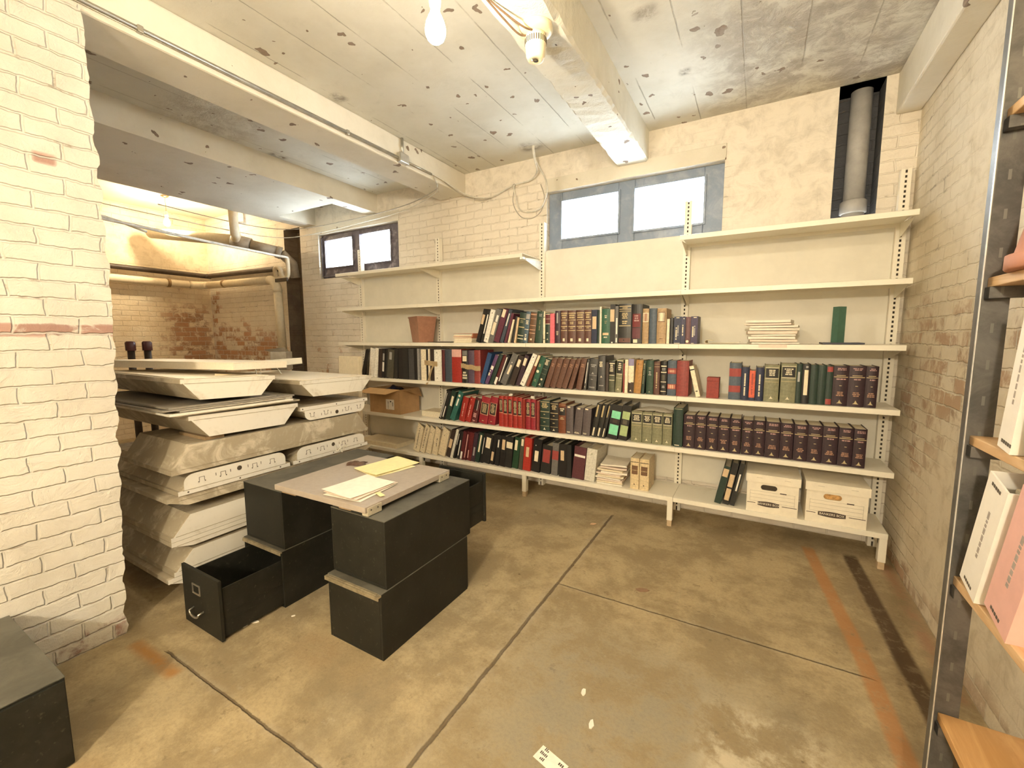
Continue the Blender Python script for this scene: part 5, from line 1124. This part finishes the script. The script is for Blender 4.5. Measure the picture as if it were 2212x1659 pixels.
# ================================================================ STACK OF LIGHT TROFFERS
m_tw = dirty('white_troffer_enamel', (.72,.69,.61), (.50,.45,.36), .4, (.5,.72), 5)
m_td = dirty('dusty_shaded_troffer_enamel', (.34,.29,.21), (.56,.50,.40), .7, (.48,.66), 6)
m_tend = dirty('troffer_end_plate', (.70,.67,.61), (.52,.48,.40), .45, (.55,.75), 5)
m_lens = M('prismatic_lens', (.80,.72,.58), .5, 0, .04, 80)
def troffer(label, x1, y0, y1, z0, z1, inv=False, length=1.2, along='x', knock=False, mats=None, lens=False, tilt=(0,0), group='stacked light troffers'):
    """fluorescent troffer housing: wide flange on one side, sloping sides to a narrower back"""
    sk, en = mats or (m_td, m_tend)
    w, h = y1-y0, z1-z0; ins = min(.085, w*.15); fl = .024
    t = thing('light_troffer', label, 'light fixture', (x1, (y0+y1)/2, z0+.0005), (R(tilt[0]), R(tilt[1]), 0 if along == 'x' else 0), group)
    a = w/2
    prof = [(-a,0),(a,0),(a,fl),(a-.012,fl),(a-.012-ins,h),(-a+.012+ins,h),(-a+.012,fl),(-a,fl)]
    if inv: prof = [(p[0], h-p[1]) for p in prof]
    MB().prism(prof, -length+.002, -.002, 'x').build('housing', sk, t)
    if knock: # end plate with rounded shoulders
        n = 6; sh = []
        for s in (1, -1):
            for i in range(n+1):
                q = PI/2*i/n; r = .05; sh.append((s*(a-.03-r+r*math.cos(q)), fl+ .002 + (h-fl-r*.9)+ r*.9*math.sin(q) - .002)) if s == 1 else sh.append((-(a-.03-r+r*math.cos(PI/2-q)), fl+(h-fl-r*.9)+r*.9*math.sin(PI/2-q)))
        ep = [(-a,0),(a,0),(a,fl),(a-.03,fl)] + sh + [(-a+.03,fl),(-a,fl)]
        if inv: ep = [(p[0], h-p[1]) for p in ep]
    else: ep = prof
    P = MB().prism(ep, -.0018, .001, 'x').build('end_plate', en, t)
    zf = (h-fl) if inv else fl
    mb = MB().box(.0011,.0016,-a*.93,a*.93,zf-.0015,zf+.0010); mb.build('fold_line', m_rail, P)
    if knock:
        mb = MB(); f0, f1 = .0011, .0020; s = -1 if inv else 1; zc = fl+(h-fl)*.48 if not inv else (h-fl)*.52
        def slot(y, z, wy, wz): mb.box(f0, f1, y-wy/2, y+wy/2, z-wz/2, z+wz/2)
        for yy in (-.20,-.09,.09,.20):
            mb = MB(); slot(yy, zc+s*.014, .026, .0022); slot(yy-.013, zc+s*.003, .0022, .022); slot(yy+.013, zc+s*.003, .0022, .022); slot(yy-.016, zc-s*.011, .006, .006); slot(yy+.016, zc-s*.011, .006, .006); mb.build('knockout', m_ink, P)
        for yy in (-.128,-.05,.05,.128): mb = MB(); slot(yy, zc+s*.008, .003, .016); mb.build('knockout_slit', m_ink, P)
        for yy in (-.27,.0,.25): mb = MB(); slot(yy, fl*.5 if not inv else h-fl*.5, .008, .008); mb.build('screw_hole', m_ink, P)
        mb = MB(); cy = [(f1, .014*math.cos(q*PI/8), zc+s*.01+.014*math.sin(q*PI/8)) for q in range(16)]; mb.add(cy, [tuple(range(16))]); mb.build('wire_hole', m_slot, P)
    if lens and inv:
        MB().box(-length+.03,-.02,-a+.028,a-.028,h+.0005,h+.004).build('diffuser', m_lens, t)
    return t
X0 = -2.645
WHT = (m_tw, m_tend); DST = (m_td, m_td)
troffer('lowest troffer at floor level behind the pulled out drawer', X0, .955, 1.56, .100, .160, True)
troffer('dim troffer second from the floor above the open drawer', X0, .985, 1.60, .163, .283)
troffer('upside down troffer third from the floor in the stack', X0, .985, 1.60, .304, .353, True)
troffer('cream ended troffer fourth from the floor left of the dark cabinet', X0, .985, 1.60, .355, .480)
troffer('long upside down troffer under the two with punched end plates', X0-.012, .985, 2.36, .532, .590, True, 1.2, mats=(m_td, m_td))  # dark end plate colour stands in for shade in this recessed gap
troffer('left troffer with punched white end plate in the middle of the stack', X0, 1.035, 1.668, .594, .702, False, knock=True, mats=(m_td, m_tend))
troffer('right troffer with punched white end plate in the middle of the stack', X0, 1.692, 2.318, .594, .698, False, knock=True, mats=(m_td, m_tend))
# the long one lying across
t = troffer('long dusty troffer lying across the two punched ones', X0, 1.012, 2.33, .712, .862, False, .62, mats=(m_td, m_td))
troffer('left upside down troffer above the long dusty one', X0, 1.11, 1.745, .884, 1.010, True, mats=(m_td, m_tend), tilt=(-1.2,0))
troffer('right upside down punched troffer above the long dusty one', X0, 1.765, 2.335, .872, .968, True, knock=True, mats=(m_td, m_tend))
for i, (bx0, by0, z0, z1) in enumerate([(-2.95,1.10,.0,.099),(-3.75,1.10,.0,.099),(-2.95,1.40,.2845,.303),(-3.75,1.15,.2845,.303),(-2.95,1.25,.482,.5315),(-3.75,1.25,.482,.5315),(-2.90,2.10,.0,.5315),(-3.75,2.10,.0,.5315)]):
    o = MB().box(0,.09,0,.12,0,z1-z0).build('wood_block', M('batten_wood', (.30,.21,.12), .7)); o.location = (bx0, by0, z0+.0004)
    tag(o, 'wood spacer block hidden in shade between the stacked light troffers', 'block', 'spacer blocks inside the troffer stack')
MB2 = MB().box(0,.30,0,.10,0,.018)
t = tag(MB2.build('wood_block', M('batten_wood', (.30,.21,.12), .7)), 'small wood block between troffers in the stack', 'block'); t.location = (-2.98, 1.20, .8635)
m_edge = M('aluminium_edge', (.62,.58,.50), .35, .6); m_dkedge = M('dark_edge', (.24,.215,.18), .5)
for i, (z, h, y0, y1, mt, lb) in enumerate([
    (1.019, .010, 1.05, 1.76, m_edge, 'lowest flat lens frame in the gap under the top troffers'),
    (1.0305, .012, 1.02, 1.70, m_tw, 'white flat lens frame second in the gap under the top troffers'),
    (1.044, .008, 1.08, 1.72, m_edge, 'thin metal frame third in the gap under the top troffers'),
    (1.0535, .009, 1.00, 1.74, m_dkedge, 'dark flat sheet fourth in the gap under the top troffers'),
    (1.064, .010, 1.03, 1.62, m_dkedge, 'uppermost dark flat sheet under the top left troffer')]):
    t = thing('lens_frame', lb, 'panel', (-2.655+(.03 if i == 1 else 0), y0, z), (0,0,R(.6*(i-2))), 'flat frames between troffers')
    w = y1-y0; MB().box(-1.15,0,0,.02,0,h).box(-1.15,0,w-.02,w,0,h).box(-.02,0,.02,w-.02,0,h).box(-1.15,-1.13,.02,w-.02,0,h).build('frame_rim', mt, t)
    MB().box(-1.13,-.02,.02,w-.02,h*.3,h*.6).build('frame_sheet', m_lens if mt != m_dkedge else m_dkedge, t)
troffer('top left troffer with pale plywood face up', X0, 1.085, 1.60, 1.094, 1.210, True, mats=(m_td, m_tw), lens=True, tilt=(-2.2,0))
troffer('top right troffer with large cream diffuser face up', X0, 1.77, 2.385, 1.030, 1.143, True, mats=(m_td, m_tw), lens=True, tilt=(-.8, 0))
# loose flat things on top
t = thing('diffuser_panel', 'shallow white diffuser tray lying crooked on the top left troffer', 'panel', (-3.35, 1.47, 1.240), (R(-1.5), 0, R(12)))
MB().box(-.6,.6,-.2,.2,.040,.046).box(-.6,.6,-.2,-.194,0,.040).box(-.6,.6,.194,.2,0,.040).box(-.6,-.594,-.194,.194,0,.04).box(.594,.6,-.194,.194,0,.04).build('tray_shell', m_lens, t, bevel=.002)
t = thing('trim_strip', 'translucent plastic trim strip lying over both top troffers', 'strip', (-2.82, 1.32, 1.205), (R(-7), 0, R(14)))
MB().box(-.03,.03,0,.42,0,.002).build('strip_flange', M('translucent_strip', (.80,.68,.48), .3), t); MB().box(.028,.03,0,.42,.002,.022).build('strip_lip', M('translucent_strip', (.80,.68,.48), .3), t)
t = thing('metal_sheet', 'folded white panel on the far side of the stack top', 'sheet', (-3.55, 1.98, 1.20), (0, R(-4), R(20)))
MB().box(-.35,.35,-.13,.13,0,.006).box(-.35,.35,.124,.13,.006,.05).build('panel_sheet', m_tw, t)
t = thing('grey_carton', 'small crushed grey carton at the back of the stack top', 'box', (-3.62, 2.27, 1.1575), (0, 0, R(25)))
MB().prism([(-.07,-.06),(.07,-.05),(.06,.06),(-.06,.055)], 0, .16, 'z').build('carton_body', M('grey_card', (.30,.26,.21), .8, 0, .2, 12), t, bevel=.006)
MB().add([(-.07,-.06,.16),(.07,-.05,.16),(.10,-.10,.20),(-.08,-.12,.18)],[(0,1,2,3)]).build('carton_flap', M('grey_card', (.30,.26,.21), .8), t)
mb = MB(); mb.tube(smooth_path([(-3.3,1.86,1.165),(-3.34,1.87,1.25),(-3.42,1.9,1.27),(-3.5,1.93,1.20)],8), .003, 6); mb.tube(smooth_path([(-3.26,1.87,1.165),(-3.24,1.87,1.25),(-3.16,1.89,1.265),(-3.08,1.92,1.17)],8), .003, 6)
tag(mb.build('loose_wire', m_cab), 'thin loose wires curling over the white panel on the stack', 'wire')
for i, (x, y) in enumerate([(-4.72,1.60),(-4.70,1.71)]):
    t = thing('capped_pipe', ['left','right'][i]+' dark pipe stub rising behind the panel stack', 'pipe', (x, y, 0), (0,0,0), 'capped pipe stubs behind the stack')
    MB().lathe([(.026,0),(.026,1.33)], 14).build('pipe_run', m_dkpipe, t); MB().lathe([(.034,1.33),(.036,1.335),(.036,1.40),(.026,1.412)], 14).build('pipe_cap', M('dark_red_cap', (.10,.03,.03), .4), t)
mb = MB()
mb.tube(smooth_path([(-2.6435,2.06,.66),(-2.615,2.055,.60),(-2.60,2.07,.648),(-2.60,2.09,.648)],6), .003, 6)
mb.tube(smooth_path([(-2.6435,2.02,.66),(-2.60,2.00,.62),(-2.585,2.03,.648),(-2.57,2.06,.648)],6), .003, 6)
tag(mb.build('loose_wire', m_cab), 'short pale wires hanging from the right punched end plate', 'wire')

# ================================================================ METAL RACK WITH BOARDS ON THE RIGHT
def rack_mat():
    k = NT('grey_slotted_steel'); tc = k.n('ShaderNodeTexCoord').outputs['Object']; a = k.noise(tc, 9, 6, .7, .4)
    sp = k.n('ShaderNodeSeparateXYZ', None, Vector=tc)
    def near(c): return k.math('LESS_THAN', k.math('ABSOLUTE', k.math('SUBTRACT', sp.outputs[0], c)), .0028)
    row = k.math('LESS_THAN', k.math('FRACT', k.math('DIVIDE', sp.outputs[2], .085)), .26)
    slot = k.math('MULTIPLY', k.math('MAXIMUM', near(.0205), near(.3125)), row)
    c = k.mix(k.step(a, .3, .7), (.065,.062,.058), (.15,.14,.13))
    return k.done(k.mix(slot, c, (.16,.152,.138)), .45, .4)
m_rack = rack_mat(); m_rackedge = M('bright_steel_edge', (.70,.69,.66), .35, .6)
def wood_mat(name, c1, c2):
    k = NT(name); tc = k.n('ShaderNodeTexCoord').outputs['Object']
    mp = k.n('ShaderNodeMapping', None, Vector=tc, Scale=(9, 1.2, 9)); a = k.noise(mp.outputs[0], 3, 6, .65, .8)
    return k.done(k.mix(k.step(a, .35, .65), c1, c2), .6, bump=a, bdist=.0008)
m_wood = wood_mat('board_pine', (.52,.33,.17), (.64,.44,.25)); m_wood2 = wood_mat('board_orange_pine', (.46,.25,.09), (.58,.34,.14))
rk = thing('metal_rack', 'dark slotted steel rack with pine boards on the right edge', 'rack', (.45, .05, 0))
RX0, RX1, RY = -.012, .345, 1.37
for (px, sx) in ((RX0, 1), (RX1, -1)):
    for (py, sy) in ((RY, -1), (0, 1)):
        mb = MB(); w = .056; tk = .0025
        mb.box(px if sx > 0 else px-w, px+w if sx > 0 else px, py-tk if sy < 0 else py, py if sy < 0 else py+tk, 0, 2.32)
        mb.box(px, px+sx*tk, py-.030, py-tk, 0, 2.32) if sy < 0 and sx > 0 else mb.box(px-tk, px, py-.03, py-tk, 0, 2.32) if sy < 0 else mb.box(min(px,px+sx*tk), max(px,px+sx*tk), py+tk, py+.03, 0, 2.32)
        o = mb.build('post', m_rack, rk)
        if sx > 0: MB().box(px-.001, px+.0004, py-.0305 if sy < 0 else py+.001, py-.026 if sy < 0 else py+.0305, 0, 2.32).build('post_edge', m_rackedge, o)
BZ = [.474, .847, 1.202, 1.571, 1.935]
for i, z in enumerate(BZ):
    MB().box(.004, .335, .012, RY-.004, z-.022, z).build('board', m_wood2 if i == 0 else m_wood, rk, bevel=.002)
    for py in (.006, RY-.032): MB().box(.0, .34, py, py+.024, z-.048, z-.0225).build('cross_bar', m_rack, rk)
m_vinyl = M('white_vinyl', (.80,.77,.72), .35, 0, .03); m_pinkv = M('pink_vinyl', (.72,.42,.38), .35, 0, .04)
def big_binder(label, y1, z, h, th, lean, mat, pr=True, cat='binder'):
    """ring binder on the rack: spine faces the aisle (-x), thickness th along -y from y1, leaning toward the viewer"""
    t = thing('ring_binder', label, cat, (.447, y1, z+.0005), (R(lean), 0, 0), 'binders on the right rack')
    d = .27; e = .0035
    MB().prism([(0,0),(0,-th),(d,-th),(d,-th+e),(e,-th+e),(e,-e),(d,-e),(d,0)], 0, h, 'z').build('cover', mat, t)
    MB().box(.03,d-.012,-th+e+.001,-th*.42,.006,h-.016).build('page_block', m_paper, t)
    MB().box(e,.02,-th*.75,-th*.3,.03,h-.03).build('ring_spine', m_steel, t)
    if pr:
        mb = MB(); rnd = random.Random(3); z0 = h*.32
        while z0 < h*.72:
            z1 = z0+rnd.uniform(.006,.02); mb.box(-.0008,-.0002,-th*.56,-th*.47,z0,z1); z0 = z1+.004
        mb.build('spine_lettering', M('faded_print', (.32,.28,.26), .7), t)
        mb = MB(); y = -th*.25
        for k in range(5): mb.box(-.0008,-.0002,y-.006,y,h*.045,h*.045+.007); mb.box(-.0008,-.0002,y-.006,y,h*.93,h*.93+.007); y -= .0085
        mb.build('maker_mark', m_ink, t)
    return t
big_binder('leaning white binder with grey spine lettering on the rack', 1.362, BZ[1]+.026, .292, .085, 17.0, m_vinyl)
big_binder('leaning pink binder in front of the white one on the rack', 1.236, BZ[1]+.028, .30, .10, 17.0, m_pinkv)
big_binder('tall white binder on the middle board of the rack', 1.262, BZ[2]+.009, .305, .052, 9.0, m_vinyl, True)
big_binder('dark binder right of the tall white one on the rack', 1.150, BZ[2], .26, .045, 0.0, M('cloth_black2', PAL['black2'], .42), False)
t = thing('clay_pot', 'upturned terracotta pot on the upper board of the rack', 'pot', (.56, 1.265, BZ[3]+.0006))
MB().lathe([(.125,0),(.128,.004),(.128,.03),(.116,.034),(.085,.19),(.080,.195),(.02,.197)], 32).build('pot_body', M('terracotta', (.42,.19,.12), .7, 0, .1, 12), t)
t = thing('white_cloth', 'crumpled white cloth on the upturned terracotta pot', 'cloth', (.525, 1.25, BZ[3]+.1985))
rnd = random.Random(2); bm = bmesh.new(); bmesh.ops.create_icosphere(bm, subdivisions=3, radius=.06)
for v in bm.verts:
    f = 1+.16*math.sin(v.co.x*90+v.co.z*60)*math.cos(v.co.y*80); v.co = Vector((v.co.x*f, v.co.y*f, max(0, v.co.z*1.0*f+.03)))
me = bpy.data.meshes.new('cloth_folds'); bm.to_mesh(me); bm.free(); me.materials.append(m_white); o = bpy.data.objects.new('cloth_folds', me); COL.objects.link(o); o.parent = t

# ================================================================ BITS ON THE FLOOR
t = thing('paper_card', 'small white printed card lying on the bare floor at the bottom', 'card', (-.538, 1.20, .0006), (0, 0, R(-14)))
MB().box(-.055,.055,-.028,.028,0,.0012).build('card_sheet', m_white, t)
mb = MB(); rnd = random.Random(6)
for r_ in range(3):
    y = -.02+.018*r_
    for i in range(5):
        if rnd.random() < .75: mb.box(-.046+i*.006, -.042+i*.006, y, y+.013*rnd.uniform(.5,1), .0013, .0016)
for i in range(3): mb.box(.025+i*.007, .03+i*.007, .008, .018, .0013, .0016)
mb.build('card_print', m_ink, t)
def chip(label, x, y, s, a, mat, seed):
    rnd = random.Random(seed); n = 7; pts = []
    for i in range(n):
        q = 2*PI*i/n; r = s*rnd.uniform(.6, 1.1); pts.append((r*math.cos(q), r*.45*math.sin(q)))
    o = MB().prism(pts, 0, .004, 'z').build('paint_chip', mat); o.location = (x, y, .0004); o.rotation_euler = (0, 0, R(a)); tag(o, label, 'chip')
chip('large white paint chip on the floor beside the open drawer', -2.171, 1.071, .030, 10, m_white, 1)
chip('second white paint chip just behind the large one by the drawer', -2.150, 1.115, .022, 30, m_white, 2)
chip('tiny white paint chip between the two cabinets', -2.02, 1.242, .012, 50, m_white, 3)
chip('white scrap on the open floor above the printed card', -.54, 1.524, .026, 110, m_white, 4)
chip('thin white scrap on the floor nearest the printed card', -.463, 1.404, .022, 95, m_white, 5)
chip('reddish tile fragment beside the cross joint of the floor', -.502, 2.359, .045, 20, M('tile_red', (.25,.15,.09), .8), 6)
chip('pale paper scrap near the foot of the shelving', -1.027, 3.06, .035, 40, M('pale_orange', (.62,.40,.24), .8), 7)

# ================================================================ DAYLIGHT, CAMERA, VIEW
def world():
    w = bpy.data.worlds.new('daylight'); SC.world = w; w.use_nodes = True; nt = w.node_tree; nt.nodes.clear()
    bg = nt.nodes.new('ShaderNodeBackground'); ou = nt.nodes.new('ShaderNodeOutputWorld')
    bg.inputs[0].default_value = (.86,.95,1.0,1); bg.inputs[1].default_value = SKY; nt.links.new(bg.outputs[0], ou.inputs[0])
SKY = 12.0
world()
def lamp(name, typ, loc, energy, col, rot=(0,0,0), **kw):
    l = bpy.data.lights.new(name, typ); l.energy = energy; l.color = col
    for k, v in kw.items(): setattr(l, k, v)
    o = bpy.data.objects.new(name, l); COL.objects.link(o); o.location = loc; o.rotation_euler = rot; return o
WARM = (1.0,.88,.66)
lamp('rear_room_bulb', 'POINT', (-.2,-2.2,2.3), 125, WARM, shadow_soft_size=.06)
for i in (1, 2):
    a, b, c, d = WIN[i]
    lamp('sky_window_light', 'AREA', ((a+b)/2, YB+.32, (c+d)/2), 4, (.84,.94,1.0), (R(-90),0,0), shape='RECTANGLE', size=b-a, size_y=d-c)

cam = bpy.data.cameras.new('camera'); cam.sensor_width = 36.0; cam.lens = 36.0*924.735/2212.0; cam.clip_start = .02
co = bpy.data.objects.new('camera', cam); COL.objects.link(co)
yaw, pit, rol = .518202, .10998, -.003338
fwd = Vector((-math.sin(yaw)*math.cos(pit), math.cos(yaw)*math.cos(pit), -math.sin(pit))); right = Vector((math.cos(yaw), math.sin(yaw), 0)); up = right.cross(fwd)
r2 = right*math.cos(rol)+up*math.sin(rol); u2 = up*math.cos(rol)-right*math.sin(rol)
co.matrix_world = Matrix(((r2.x,u2.x,-fwd.x,0),(r2.y,u2.y,-fwd.y,0),(r2.z,u2.z,-fwd.z,1.44),(0,0,0,1)))
SC.camera = co
SC.view_settings.view_transform = 'Standard'; SC.view_settings.look = 'None'; SC.view_settings.gamma = 1.0; SC.view_settings.use_curve_mapping = False
SC.view_settings.exposure = 1.35
SC.cycles.use_denoising = True
SC.cycles.max_bounces = 10; SC.cycles.diffuse_bounces = 7; SC.cycles.sample_clamp_indirect = 6.0
